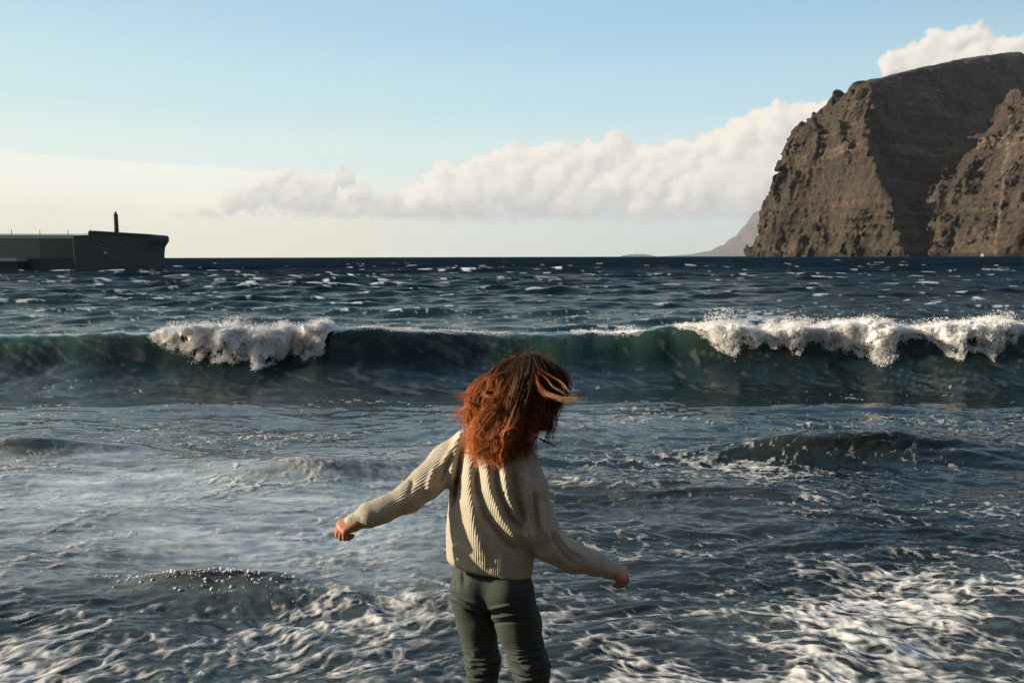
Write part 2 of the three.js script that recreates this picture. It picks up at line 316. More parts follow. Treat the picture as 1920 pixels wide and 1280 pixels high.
function seaColor(x, d, c) {
  // water body: navy outside, glow through the thin crest painted bottle green, grey with stirred-up sand near the beach
  const shore = 1 - sstep(6.5, 14.5, d), out = sstep(16, 90, d);
  let r = lerp(0.012, 0.0085, out), g = lerp(0.028, 0.0205, out), b = lerp(0.033, 0.0345, out);
  const k = 0.75 + 0.5 * fbm2(x * 0.25, d * 0.35, 3);
  r = lerp(r, 0.022 * k, shore); g = lerp(g, 0.037 * k, shore); b = lerp(b, 0.044 * k, shore);
  // sky reflection painted as pale water, with fine bubbles: broad left, patches elsewhere
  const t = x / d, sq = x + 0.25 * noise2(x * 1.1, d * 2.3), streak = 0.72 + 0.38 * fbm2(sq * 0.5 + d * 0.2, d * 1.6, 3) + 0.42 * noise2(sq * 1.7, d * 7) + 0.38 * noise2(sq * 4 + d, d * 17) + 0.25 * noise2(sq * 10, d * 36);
  let milkSheen = sstep(0.06, -0.22, t) * sstep(4.0, 5.3, d) * sstep(9.2, 6.9, d) * 0.43 + sstep(0.1, -0.3, t) * sstep(6.5, 9, d) * sstep(14.2, 12, d) * 0.085 + 0.14 * bump(x, d, 0.55, 10.2, 1.5, 1.4, 0.1) + 0.07 * bump(x, d, 1.3, 6.3, 1.0, 0.9, 0) + 0.035 * sstep(5.4, 4.2, d);
  milkSheen *= Math.pow(clamp(streak + 0.1, 0.08, 1.8), 1.1);
  r += milkSheen * 0.86; g += milkSheen * 0.99; b += milkSheen * 1.06;
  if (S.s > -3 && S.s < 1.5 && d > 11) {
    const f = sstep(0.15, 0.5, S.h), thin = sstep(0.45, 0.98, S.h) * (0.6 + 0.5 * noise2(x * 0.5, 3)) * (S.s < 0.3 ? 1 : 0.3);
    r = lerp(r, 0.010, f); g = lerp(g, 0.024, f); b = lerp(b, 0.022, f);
    r = lerp(r, 0.027, thin); g = lerp(g, 0.062, thin); b = lerp(b, 0.050, thin);  // light coming through the crest, painted as a brighter green
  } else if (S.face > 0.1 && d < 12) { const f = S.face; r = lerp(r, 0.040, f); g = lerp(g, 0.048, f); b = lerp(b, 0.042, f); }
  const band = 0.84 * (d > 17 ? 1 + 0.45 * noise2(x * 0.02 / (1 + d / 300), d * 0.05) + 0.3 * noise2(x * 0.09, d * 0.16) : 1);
  c[0] = r * band; c[1] = g * band; c[2] = b * band;
}
// crests that break: white water where the chop is steepest, in short patches
const LONGCAPS = [[1370, 88, 4.5], [1405, 90, 3.5], [1560, 88, 5], [1480, 92, 2.6], [1640, 86, 2], [1290, 89, 2.6], [1780, 84, 3], [1820, 70, 2.4], [1500, 92, 3.4], [1150, 112, 5], [1230, 96, 2.6], [600, 75, 2.2], [300, 86, 3], [470, 90, 2.4], [900, 64, 1.5], [180, 62, 2], [1095, 58, 1.4], [285, 140, 5], [215, 139.5, 4], [120, 138, 6], [30, 137, 5]].map(([px, d, l]) => [(px - 960) / 1492.6 * d, d, l / 2]);
function whitecap(x, d, c) {
  if (d > 12 && d < 17 && S.s < 0.4 && S.s > -3.2) { const a = 0.11 * sstep(0.5, 1.0, 1 - Math.abs(noise2(x * 1.6 + 2.2 * S.s, d * 1.9 + 0.5 * x)) * 2.2 + 0.35 * noise2(x * 7 + S.s, d * 5) - 0.25 + 0.3 * noise2(x * 0.5, d)); c[0] = lerp(c[0], 0.5, a); c[1] = lerp(c[1], 0.5, a); c[2] = lerp(c[2], 0.5, a); }
  if (d < 17 || d > 2500) return;
  const sc = 0.8 + d / 70;
  const patch = noise2(x * 0.9 / sc + 4, d * 1.9 / sc) + 0.55 * noise2(x * 2.3 / sc, d * 5.5 / sc + 8), fine = 0.22 * noise2(x * 7 / sc + 2, d * 11 / sc);
  let a = sstep(0.56 + 0.13 * sstep(40, 140, d), 0.84, patch + fine + 1.5 * (S.jac - 0.12)) * sstep(0.05, 0.22, S.jac);
  a *= 0.55 + 0.45 * sstep(-0.2, 0.4, noise2(x * 0.03, d * 0.012 + 3));
  for (const [cx, cd, l] of LONGCAPS) { const u = (x - cx) / l, v = (d - cd - 0.5 * noise2(x * 1.2, cd)) / 0.8; if (u * u < 1 && v * v < 4) a = Math.max(a, sstep(0.1, 0.5, (1 - u * u) * gauss(v) * (0.6 + 0.9 * noise2(x * 1.4, cd) + 0.4 * noise2(x * 4, d)))); }
  // thin streaks left behind the breaker
  if (d < 34) { const px = sightX(x, 0, -d); const z = gauss((px - 1440) / 110) * gauss((d - 27) / 3) + gauss((px - 1880) / 90) * gauss((d - 20.5) / 1.6) + 0.7 * gauss((px - 200) / 160) * gauss((d - 19.5) / 1.2) + 0.12; a = Math.max(a, 0.75 * sstep(0.62, 1.0, z * 0.55 + 1 - Math.abs(noise2(x * 1.2 + 0.6 * d, d * 2.4)) * 2.4 - 0.35 + 0.3 * noise2(x * 5, d * 9))); }
  c[0] = lerp(c[0], 0.7, a); c[1] = lerp(c[1], 0.7, a); c[2] = lerp(c[2], 0.7, a);
}
function columns(n, half, outer) { const t = []; for (let i = 0; i <= n; i++) t.push(-half + 2 * half * i / n); const ext = []; for (let v = half, st = 2 * half / n; v < outer; ) { st *= 1.25; v += st; ext.push(v); } return [...ext.map((v) => -v).reverse(), ...t, ...ext]; }
function seaSheet(rows, cols, pos, col, idx) {
  const nc = cols.length, base = pos.length / 3, c = [0, 0, 0];
  for (let j = 0; j < rows.length; j++) {
    const d = rows[j], step = j + 1 < rows.length ? rows[j + 1] - d : d - rows[j - 1];
    for (let i = 0; i < nc; i++) {
      const x = cols[i] * d, cst = Math.max(0.01, Math.abs(cols[Math.min(i + 1, nc - 1)] - cols[Math.max(i - 1, 0)]) * 0.5 * d);
      seaPoint(x, d, step, cst);
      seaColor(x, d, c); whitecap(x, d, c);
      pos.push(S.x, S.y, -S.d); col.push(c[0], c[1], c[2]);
    }
  }
  for (let j = 0; j + 1 < rows.length; j++) for (let i = 0; i + 1 < nc; i++) { const a = base + j * nc + i; idx.push(a, a + 1, a + nc, a + 1, a + nc + 1, a + nc); }
}
// seen from afar the water shows mostly the near sides of its waves, so the sheets farther out mirror less of the low sky
const BANDS = [[16.5, 0.55, 0.14], [20, 0.09, 0.16], [26, 0.055, 0.17], [36, 0.032, 0.18], [52, 0.02, 0.2], [64, 0.014, 0.21], [76, 0.008, 0.22], [88, 0.005, 0.23], [102, 0.002, 0.24], [118, 0.0008, 0.25], [138, 0.0003, 0.26], [165, 0.0001, 0.28], [1e9, 0.0, 0.3]]; // [out to this distance, gloss, roughness]
const waterMat = BANDS.map(([, s, ro], i) => new THREE.MeshPhysicalMaterial({ name: i ? 'open_water' : 'shallow_water', vertexColors: true, roughness: ro, ior: 1.333, specularIntensity: s }));
{
  const pos = [], col = [], idx = [], rows = [], far = [];
  let d = 2.0;
  while (d < 3.3) { rows.push(d); d += 0.05; }
  while (d < 60) { rows.push(d); d += Math.min(d < 40 ? 0.24 : 0.32, Math.max(d * d / (796 * 2.15) * 1.0, 0.006)) * (d > 13 && d < 15.6 ? 0.6 : 1); }
  rows.push(60.2);
  for (d = 60; d < 400; d *= 1.0085) far.push(d);
  for (; d < 20000; d *= 1.035) far.push(d);
  const ends = [];
  for (const [list, n] of [[rows, 860], [far, 500]]) {
    const cols = columns(n, 0.72, 3.2); let from = 0;
    for (const [lim] of BANDS) { let to = from; while (to < list.length - 1 && list[to] < lim) to++; if (to > from) { seaSheet(list.slice(from, to + 1), cols, pos, col, idx); ends.push([idx.length, BANDS.findIndex(([l]) => l === lim)]); from = to; } }
  }
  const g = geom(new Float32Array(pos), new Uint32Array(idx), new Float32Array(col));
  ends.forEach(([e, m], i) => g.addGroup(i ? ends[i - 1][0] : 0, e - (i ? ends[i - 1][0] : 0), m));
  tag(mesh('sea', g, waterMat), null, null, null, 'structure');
  console.log('sea', rows.length, far.length, idx.length / 3);
}
// ---------------------------------------------------------------- foam
const foamMat = new THREE.MeshStandardMaterial({ name: 'foam', vertexColors: true, transparent: true, roughness: 0.9, color: 0xffffff });
const foamSolid = new THREE.MeshStandardMaterial({ name: 'whitewater', color: new THREE.Color().setRGB(0.80, 0.80, 0.805), roughness: 0.95 });
// how much of the water is under foam, by place
function cover(x, d) {
  const t = x / d; // side of the beach
  let c = 0;
  // spent wave running over the sand
  const front = 4.9 + 0.5 * noise2(x * 0.5, 2.2) + 0.55 * sstep(-0.1, 0.5, t) - 0.45 * sstep(0.0, -0.6, t);
  const amount = lerp(0.55, 0.665, sstep(-0.15, 0.25, t));
  c = Math.max(c, amount * (1 - sstep(front - 0.7, front + 0.25, d)) * (0.85 + 0.45 * noise2(x * 0.9 + 4, d * 1.1)));
  // trails behind the swells and drifting lace
  c = Math.max(c, 0.50 * bump(x, d, -1.3, 7.1, 1.1, 0.35, 0.05), 0.48 * bump(x, d, -4.2, 8.0, 0.5, 0.3, 0.3), 0.30 * bump(x, d, 1.1, 7.6, 1.0, 0.7, 0.2), 0.30 * bump(x, d, 1.9, 5.9, 1.8, 0.5, -0.2), 0.34 * bump(x, d, -4.6, 8.4, 0.8, 0.5, 0.4), 0.33 * bump(x, d, 4.9, 7.6, 1.0, 0.8, 0.1), 0.27 * bump(x, d, 2.3, 10, 3.0, 1.2, 0.0), 0.30 * bump(x, d, -4.6, 11.8, 2.4, 1.4, 0.1), 0.26 * bump(x, d, 0.2, 10.5, 2.2, 1.6, 0.2), 0.28 * bump(x, d, -2.6, 6.0, 1.6, 0.7, 0.15), 0.26 * bump(x, d, 5.2, 10.6, 1.8, 1.0, -0.1));
  if (d > 4.6) c = Math.max(c, 0.37 + 0.04 * sstep(0.1, -0.2, t) + 0.13 * noise2(x * 0.35 + 7, d * 0.5));
  return c - 0.10 * sstep(9.5, 12.2, d);
}
const WL = [0, 0];
function threads(x, d, ang, seed) {
  const ca = Math.cos(ang), sa = Math.sin(ang);
  let u = x * ca + d * sa, v = -x * sa + d * ca;
  const w = 0.10 * noise2(u * 1.4 + seed, v * 1.6), w2 = 0.065 * noise2(u * 1.7, v * 2.1 + seed), w3 = 0.035 * noise2(u * 6, v * 7 + seed), w4 = 0.030 * noise2(u * 6 + seed, v * 6.5);
  u += w + w3; v += w2 + w4;
  const r1 = 1 - Math.abs(noise2(u * 1.5 + seed, v * 3.4)) * 2.1, r2 = 1 - Math.abs(noise2(u * 4.2 + seed, v * 8.6)) * 2.0, r3 = 1 - Math.abs(noise2(u * 11, v * 21 + seed)) * 2.0;
  worley(u * 5.2 + seed, v * 9.5, WL); const net = 1 - (WL[1] - WL[0]) * 2.2;
  worley(u * 13 + seed, v * 21, WL); const net2 = 1 - (WL[1] - WL[0]) * 2.0;
  return 0.19 * r1 + 0.19 * r2 + 0.17 * r3 + 0.23 * net + 0.16 * net2 + 0.09 * noise2(u * 30, v * 52) + 0.20 * noise2(u * 0.7 + seed, v * 1.1) + 0.03;
}
function lace(x, d) { // high on the threads of the foam; they lean one way at the left and the other at the right
  const t = x / d, w = sstep(-0.25, 0.18, t);
  return w <= 0 ? threads(x, d, 0.72, 3) : w >= 1 ? threads(x, d, -0.36, 11) : lerp(threads(x, d, 0.72, 3), threads(x, d, -0.36, 11), w);
}
{
  const rows = [], cols = columns(1150, 0.70, 0.9), pos = [], col = [], keep = [], idx = [];
  let d = 3.2;
  while (d < 13.6) { rows.push(d); d += Math.max(d * d / (796 * 2.1) * 0.95, 0.0055); }
  const nc = cols.length;
  for (const dd of rows) for (let i = 0; i < nc; i++) {
    const x = cols[i] * dd, c = cover(x, dd), n = lace(x, dd), th = 1 - c;
    const a = sstep(th - 0.12, th + 0.20, n), thick = sstep(th + 0.02, th + 0.45, n);
    if (a < 0.02) { pos.push(0, -3, 0); col.push(1, 1, 1, 0); keep.push(0); continue; }
    seaPoint(x, dd, 0.02, 0.02);
    const lump = noise3(x * 7, dd * 9, 1.5) * 0.8 + noise3(x * 17, dd * 20, 4) * 0.35 + noise3(x * 40, dd * 46, 4) * 0.10 + 0.6;
    pos.push(S.x, S.y + 0.004 + (0.005 + thick * (0.001 + 0.0075 * lump)) * sstep(12, 5, dd), -S.d);
    const w = lerp(0.47, 0.66, thick);
    col.push(w, w, w * 0.99, clamp(a * lerp(0.48, 1, thick))); keep.push(1);
  }
  for (let j = 0; j + 1 < rows.length; j++) for (let i = 0; i + 1 < nc; i++) { const a = j * nc + i; if (keep[a] && keep[a + 1] && keep[a + nc] && keep[a + nc + 1]) idx.push(a, a + 1, a + nc, a + 1, a + nc + 1, a + nc); }
  // drop the vertices that nothing uses
  const map = new Int32Array(keep.length).fill(-1), P = [], C = [], I = [];
  for (const v of idx) { if (map[v] < 0) { map[v] = P.length / 3; P.push(pos[v * 3], pos[v * 3 + 1], pos[v * 3 + 2]); C.push(col[v * 4], col[v * 4 + 1], col[v * 4 + 2], col[v * 4 + 3]); } I.push(map[v]); }
  const o = mesh('shore_foam', geom(P, I, C, 4), foamMat);
  tag(o, 'white lacy foam spread over the shallow water in the foreground', 'foam', null, 'stuff');
  console.log('foam', I.length / 3);
}
// ---------------------------------------------------------------- whitewater of the breaker: a tumbling sheet of foam and its spray
const droplet = new THREE.IcosahedronGeometry(1, 0);
function whitewater(name, label, x0, x1, drop0, crestOn, seed, loose) {
  const drop = (x) => drop0(x) * clamp(0.88 + 0.42 * noise2(x * 1.9, seed) + 0.25 * noise2(x * 5.2, seed + 3), 0.35, 1.3);
  // drop(x): how far down the face the foam has fallen, in metres; 0 is the crest
  const r = rng(seed), P = [], I = [], nu = Math.ceil((x1 - x0) / 0.018), nv = 64, sheet = [];
  const point = (x, v, out) => {
    const dn = drop(x), dc = CREST(x) + 0.16 * noise2(x * 0.7, 1.7) + 0.05 * noise2(x * 2.2, 8);
    // v 0 behind the crest ... 1 at the foot of the fall
    const s = lerp(0.42, -0.06 - dn * 1.02, v);
    seaPoint(x, dc + s, 0.02, 0.02);
    const ridge = Math.sin(Math.PI * clamp(v * 0.95 + 0.05)), th = clamp(dn * 1.6, 0.1, 1);
    const q = fbm3(x * 2.2, v * 2.1 * dn * 2, seed, 3), w = 1 - Math.abs(fbm3(x * 6, v * dn * 8, seed + 4, 2)) * 1.6, f = 1 - Math.abs(noise3(x * 17, v * dn * 22, seed + 8)) * 1.7;
    const lift = ridge * th * (0.17 + 0.17 * q + 0.085 * w + 0.032 * f) + 0.01;
    out[0] = S.x + 0.05 * noise3(x * 5, v * 5, 3); out[1] = S.y + lift * (0.55 - 0.25 * v) + 0.02 * f * th + 0.16 * th * Math.max(0, noise2(x * 1.5 + seed, 4.4) + 0.4 * noise2(x * 4.4, seed)) * (1 - sstep(0.1, 0.5, v)); out[2] = -S.d + lift * 0.95;
    return th;
  };
  const o = [0, 0, 0];
  for (let j = 0; j <= nv; j++) for (let i = 0; i <= nu; i++) { point(lerp(x0, x1, i / nu), j / nv, o); P.push(o[0], o[1], o[2]); }
  for (let j = 0; j < nv; j++) for (let i = 0; i < nu; i++) { const a = j * (nu + 1) + i; const xx = lerp(x0, x1, i / nu), v = j / nv; if (drop(xx) * (1.05 - Math.abs(2 * v - 1) ** 4) < 0.07 + 0.10 * noise2(xx * 7, v * 6)) continue; if (v > 0.86 + 0.22 * noise2(xx * 4.3, 6.6) + 0.12 * noise2(xx * 13, 2)) continue; I.push(a, a + nu + 1, a + 1, a + 1, a + nu + 1, a + nu + 2); }
  const root = new THREE.Group(); root.name = name; scene.add(root);
  const g = geom(P, I); g.translate(0, 0, 0);
  mesh('foam_mass', g, foamSolid, root).userData.kind = 'stuff';
  // clots and drops
  const M = [], m4 = new THREE.Matrix4();
  const put = (x, y, z, s) => { m4.makeScale(s * (0.7 + 0.6 * r()), s * (0.7 + 0.6 * r()), s); m4.setPosition(x, y, z); M.push(...m4.elements); };
  for (let k = 0; k < loose; k++) {
    const x = lerp(x0 - 0.1, x1 + 0.1, r()), dn = drop(x);
    if (dn < 0.03 || r() > clamp(dn * 2.2, 0.25, 1)) continue;
    const v = r() < 0.55 ? Math.pow(r(), 0.6) * 1.12 : r(), sz = 0.002 + 0.0065 * Math.pow(r(), 3);
    const th = point(x, Math.min(v, 1.15), o), out = Math.abs(r() + r() + r() - 1.5) * (0.05 + 0.10 * th);
    const clump = noise3(x * 5, v * 7, seed + 20) + 0.5 * noise3(x * 14, v * 17, seed);
    if (clump < -0.32 + 0.5 * r()) continue;
    put(o[0] + (r() - 0.5) * 0.06, o[1] + (r() - 0.42) * out * 1.1 + (v < 0.25 ? r() * r() * 0.10 * th : 0), o[2] + (r() - 0.25) * out, sz);
  }
  // thrown spray above the crest
  for (let k = 0; k < crestOn.length; k++) { const [cx, n, up, wid] = crestOn[k]; for (let q = 0; q < n; q++) { const x = cx + (r() + r() - 1) * wid; point(x, 0.18, o); const hgt = up * Math.pow(r(), 1.8); put(o[0] + hgt * (r() - 0.5) * 0.7, o[1] + hgt, o[2] + (r() - 0.5) * 0.15, 0.0025 + 0.008 * Math.pow(r(), 2.5)); } }
  const inst = new THREE.InstancedMesh(droplet, foamSolid, M.length / 16);
  inst.instanceMatrix.array.set(M); inst.name = 'spray'; inst.castShadow = inst.receiveShadow = true; inst.userData.kind = 'stuff';
  root.add(inst);
  tag(root, label, 'breaking wave', null, 'stuff');
  console.log(name, I.length / 3, M.length / 16);
}
const xw = (px, d = 15) => (px - 960) / FPX * d;
whitewater('breaking_foam', 'tumbling white foam on the left stretch of the breaking wave', xw(296), xw(672), table([[xw(296), 0], [xw(318), 0.22], [xw(345), 0.55], [xw(400), 0.72], [xw(470), 0.76], [xw(540), 0.80], [xw(600), 0.78], [xw(622), 0.55], [xw(640), 0.16], [xw(672), 0.0]]), [[xw(345), 500, 0.16, 0.3], [xw(470), 900, 0.20, 0.35], [xw(560), 500, 0.12, 0.5], [xw(620), 300, 0.1, 0.3]], 11, 190000);
whitewater('breaking_foam_001', 'long curtain of white foam on the right stretch of the breaking wave', xw(1255), xw(1945), table([[xw(1255), 0], [xw(1285), 0.12], [xw(1310), 0.30], [xw(1335), 0.58], [xw(1352), 0.62], [xw(1372), 0.46], [xw(1420), 0.44], [xw(1480), 0.50], [xw(1550), 0.48], [xw(1575), 0.62], [xw(1600), 0.70], [xw(1632), 0.66], [xw(1652), 0.34], [xw(1675), 0.22], [xw(1700), 0.30], [xw(1722), 0.62], [xw(1760), 0.78], [xw(1800), 0.76], [xw(1830), 0.54], [xw(1865), 0.3], [xw(1890), 0.14], [xw(1945), 0.05]]), [[xw(1345), 900, 0.30, 0.35], [xw(1450), 500, 0.12, 0.4], [xw(1500), 700, 0.18, 0.25], [xw(1640), 500, 0.15, 0.6], [xw(1720), 500, 0.16, 0.3], [xw(1860), 600, 0.2, 0.4]], 12, 330000);
whitewater('breaking_foam_002', 'thin broken ridge of foam on the wave crest right of the person', xw(1060), xw(1215), table([[xw(1060), 0], [xw(1090), 0.06], [xw(1130), 0.10], [xw(1175), 0.17], [xw(1198), 0.14], [xw(1215), 0]]), [[xw(1180), 300, 0.1, 0.2], [xw(1140), 150, 0.06, 0.3]], 13, 26000);
whitewater('breaking_foam_003', 'thin line of foam along the wave crest left of the person', xw(660), xw(1000), table([[xw(660), 0.05], [xw(720), 0.05], [xw(780), 0.04], [xw(850), 0.06], [xw(930), 0.05], [xw(1000), 0]]), [[xw(800), 200, 0.05, 1.2]], 14, 30000);
// bubbles riding the little wave at the left
{
  const ball = new THREE.IcosahedronGeometry(1, 2), bp = ball.attributes.position; for (let i = 0; i < bp.count; i++) { const k = 1 + 0.55 * noise3(bp.getX(i) * 1.9, bp.getY(i) * 1.9, bp.getZ(i) * 1.9); bp.setXYZ(i, bp.getX(i) * k, bp.getY(i) * k, bp.getZ(i) * k); } ball.computeVertexNormals(); const r = rng(91), root = new THREE.Group(); root.name = 'foam_bubble'; scene.add(root);
  const parts = [], m4 = new THREE.Matrix4(), M = [];
  for (let k = 0; k < 2200; k++) {
    const x = lerp(-2.5, -1.2, r()), dd = 4.50 - 0.10 * (x + 1.85) - 0.30 * r() * r() + 0.09 * r() - 0.02, den = 0.8 * gauss((x + 1.8) / 0.40) * sstep(-0.05, 0.35, noise2(x * 7, dd * 20) + 0.5 * noise2(x * 19, dd * 40));
    if (r() > den) continue;
    seaPoint(x, dd, 0.02, 0.02);
    const s = 0.0016 + 0.0075 * Math.pow(r(), 3);
    m4.makeRotationFromEuler(new THREE.Euler(r() * 6, r() * 6, r() * 6)); m4.scale(new THREE.Vector3(s * (0.8 + 0.8 * r()), s * 0.8, s)); m4.setPosition(S.x, S.y + s * 0.35, -S.d); M.push(...m4.elements);
  }
  const inst = new THREE.InstancedMesh(ball, foamSolid, M.length / 16); inst.instanceMatrix.array.set(M); inst.name = 'foam_bubble_cluster'; inst.castShadow = inst.receiveShadow = true; inst.userData.kind = 'stuff';
  root.add(inst); tag(root, 'clots of foam bubbles riding the small dark ripple at lower left', 'foam', null, 'stuff');
}

// ---------------------------------------------------------------- beach of black sand, rising behind the photographer
{
  const pos = [], idx = [], nx = 80, nz = 110, uv = [];
  const hgt = (x, z) => (z > -2.9 ? (z + 2.9) * 0.075 : (z + 2.9) * 0.06) - 0.002 + (z > -2.4 ? 0.02 * noise2(x * 0.8, z * 0.8) + 0.01 * noise2(x * 4, z * 4) : 0);
  for (let j = 0; j <= nz; j++) for (let i = 0; i <= nx; i++) { const u = i / nx * 2 - 1, z = lerp(-40, 17, j / nz), x = u * Math.abs(u) * 70; pos.push(x, hgt(x, z), z); uv.push(x, z); }
  for (let j = 0; j < nz; j++) for (let i = 0; i < nx; i++) { const a = j * (nx + 1) + i; idx.push(a, a + nx + 1, a + 1, a + 1, a + nx + 1, a + nx + 2); }
  tag(mesh('beach', geom(pos, idx, null, 3, null, uv), new THREE.MeshStandardMaterial({ name: 'black_sand', color: new THREE.Color().setRGB(0.035, 0.032, 0.03), roughness: 0.85 })), null, null, null, 'structure');
  // added unseen rock slope behind the beach and to its right, blocking skylight
  const p2 = [], i2 = [], n = 160, m = 40, line = new THREE.CatmullRomCurve3([[-80, 17], [-30, 14], [-8, 12], [4, 10], [11, 5.5], [14, -1], [17, -6]].map(([x, z]) => new THREE.Vector3(x, 0, z))), c = new THREE.Vector3(), t = new THREE.Vector3();
  for (let i = 0; i <= n; i++) for (let j = 0; j <= m; j++) {
    const u = i / n; line.getPoint(u, c); line.getTangent(u, t);
    const top = 34 * sstep(1.02, 0.72, u), y = -0.6 + (top + 0.6) * j / m, out = 0.22 * y + 2.2 * fbm3(c.x * 0.12, y * 0.15, c.z * 0.12, 5) + 1.5;
    p2.push(c.x - t.z * out, y, c.z + t.x * out);
  }
  for (let i = 0; i < n; i++) for (let j = 0; j < m; j++) { const a = i * (m + 1) + j; i2.push(a, a + 1, a + m + 1, a + 1, a + m + 2, a + m + 1); }
  tag(mesh('added_rock_slope', geom(p2, i2), new THREE.MeshStandardMaterial({ name: 'basalt', color: new THREE.Color().setRGB(0.06, 0.05, 0.042), roughness: 0.95, side: THREE.DoubleSide })), null, null, null, 'structure');
}
// ---------------------------------------------------------------- headlands
function plane(a, b, c, toward) { const n = new THREE.Vector3().crossVectors(b.clone().sub(a), c.clone().sub(a)).normalize(); if (n.dot(toward.clone().sub(a)) < 0) n.negate(); return [n.x, n.y, n.z, n.dot(a)]; }
const pl = (q, x, y, z) => q[0] * x + q[1] * y + q[2] * z - q[3];
const rockMat = new THREE.MeshStandardMaterial({ name: 'cliff_rock', vertexColors: true, roughness: 0.95 });
function strata(x, y, z) {
  const yy = y + 10 * noise3(x * 0.006, y * 0.004, z * 0.006) + 3 * noise3(x * 0.03, y * 0.02, z * 0.03);
  return noise2(yy * 0.085, 2.5) * 0.9 + noise2(yy * 0.2, 9.5) * 0.6 + noise2(yy * 0.045, 31) * 0.7;
}
function rough(x, y, z) {
  const wx = x + 22 * noise3(x * 0.009, y * 0.009, z * 0.009), wz = z + 22 * noise3(x * 0.009 + 7, y * 0.009, z * 0.009);
  const g1 = 1 - Math.abs(noise3(wx * 0.0085, y * 0.0022, wz * 0.0085)) * 2.2, g2 = 1 - Math.abs(noise3(wx * 0.021 + 3, y * 0.0065, wz * 0.021)) * 2.0;
  const big = fbm3(x * 0.0062, y * 0.005, z * 0.0062, 2), med = fbm3(x * 0.024 + 5, y * 0.016, z * 0.024, 3);
  const rg = 1 - Math.abs(noise3(wx * 0.052, y * 0.022, wz * 0.052)) * 2, rg2 = 1 - Math.abs(noise3(x * 0.11, y * 0.075, z * 0.11)) * 2, s = strata(x, y, z);
  return 22 * big + 34 * g1 + 17 * g2 + 13 * med + 9 * rg + 5 * rg2 + 4.4 * Math.sign(s) * Math.pow(Math.abs(s), 0.7) - 25;
}
function rockColor(tone, dike) {
  return (x, y, z, c) => {
    const s = strata(x, y, z), n = fbm3(x * 0.02, y * 0.02, z * 0.02, 4), f = noise3(x * 0.12, y * 0.12, z * 0.12);
    let r = 0.118, g = 0.084, b = 0.060;
    const light = sstep(0.35, 1.3, s + 0.55 * n), red = sstep(0.3, 0.8, fbm3(x * 0.008 + 9, y * 0.02, z * 0.008, 3) + 0.2 * s), dark = sstep(0.1, 1.0, -s * 0.6 - n + 0.3 * f);
    r = lerp(r, 0.33, light * 0.8); g = lerp(g, 0.245, light * 0.8); b = lerp(b, 0.155, light * 0.8);
    r = lerp(r, 0.20, red * 0.6); g = lerp(g, 0.115, red * 0.6); b = lerp(b, 0.075, red * 0.6);
    r = lerp(r, 0.062, dark * 0.9); g = lerp(g, 0.055, dark * 0.9); b = lerp(b, 0.046, dark * 0.9);
    const low = 1 - sstep(20, 90, y); r = lerp(r, 0.26, low * 0.35 * clamp(0.5 + n)); g = lerp(g, 0.20, low * 0.35 * clamp(0.5 + n)); b = lerp(b, 0.13, low * 0.35 * clamp(0.5 + n));
    if (y < 8) { r = 0.05; g = 0.045; b = 0.04; if (y < 4.5 && noise3(x * 0.02, 1, z * 0.02) + 0.5 * noise3(x * 0.09, 2, z * 0.09) > 0.42) { r = g = b = 1.1; } }
    const k = 0.285 * tone * clamp(1 + 0.7 * f + 0.7 * noise3(x * 0.2, y * 0.13, z * 0.2), 0.3, 2) * (1 + 0.5 * fbm3(x * 0.006, y * 0.009, z * 0.006 + 9, 3));
    if (dike) { const d = dike(x, y, z); r = lerp(r, 0.36, d); g = lerp(g, 0.29, d); b = lerp(b, 0.2, d); }
    c[0] = r * k; c[1] = g * k; c[2] = b * k;
  };
}
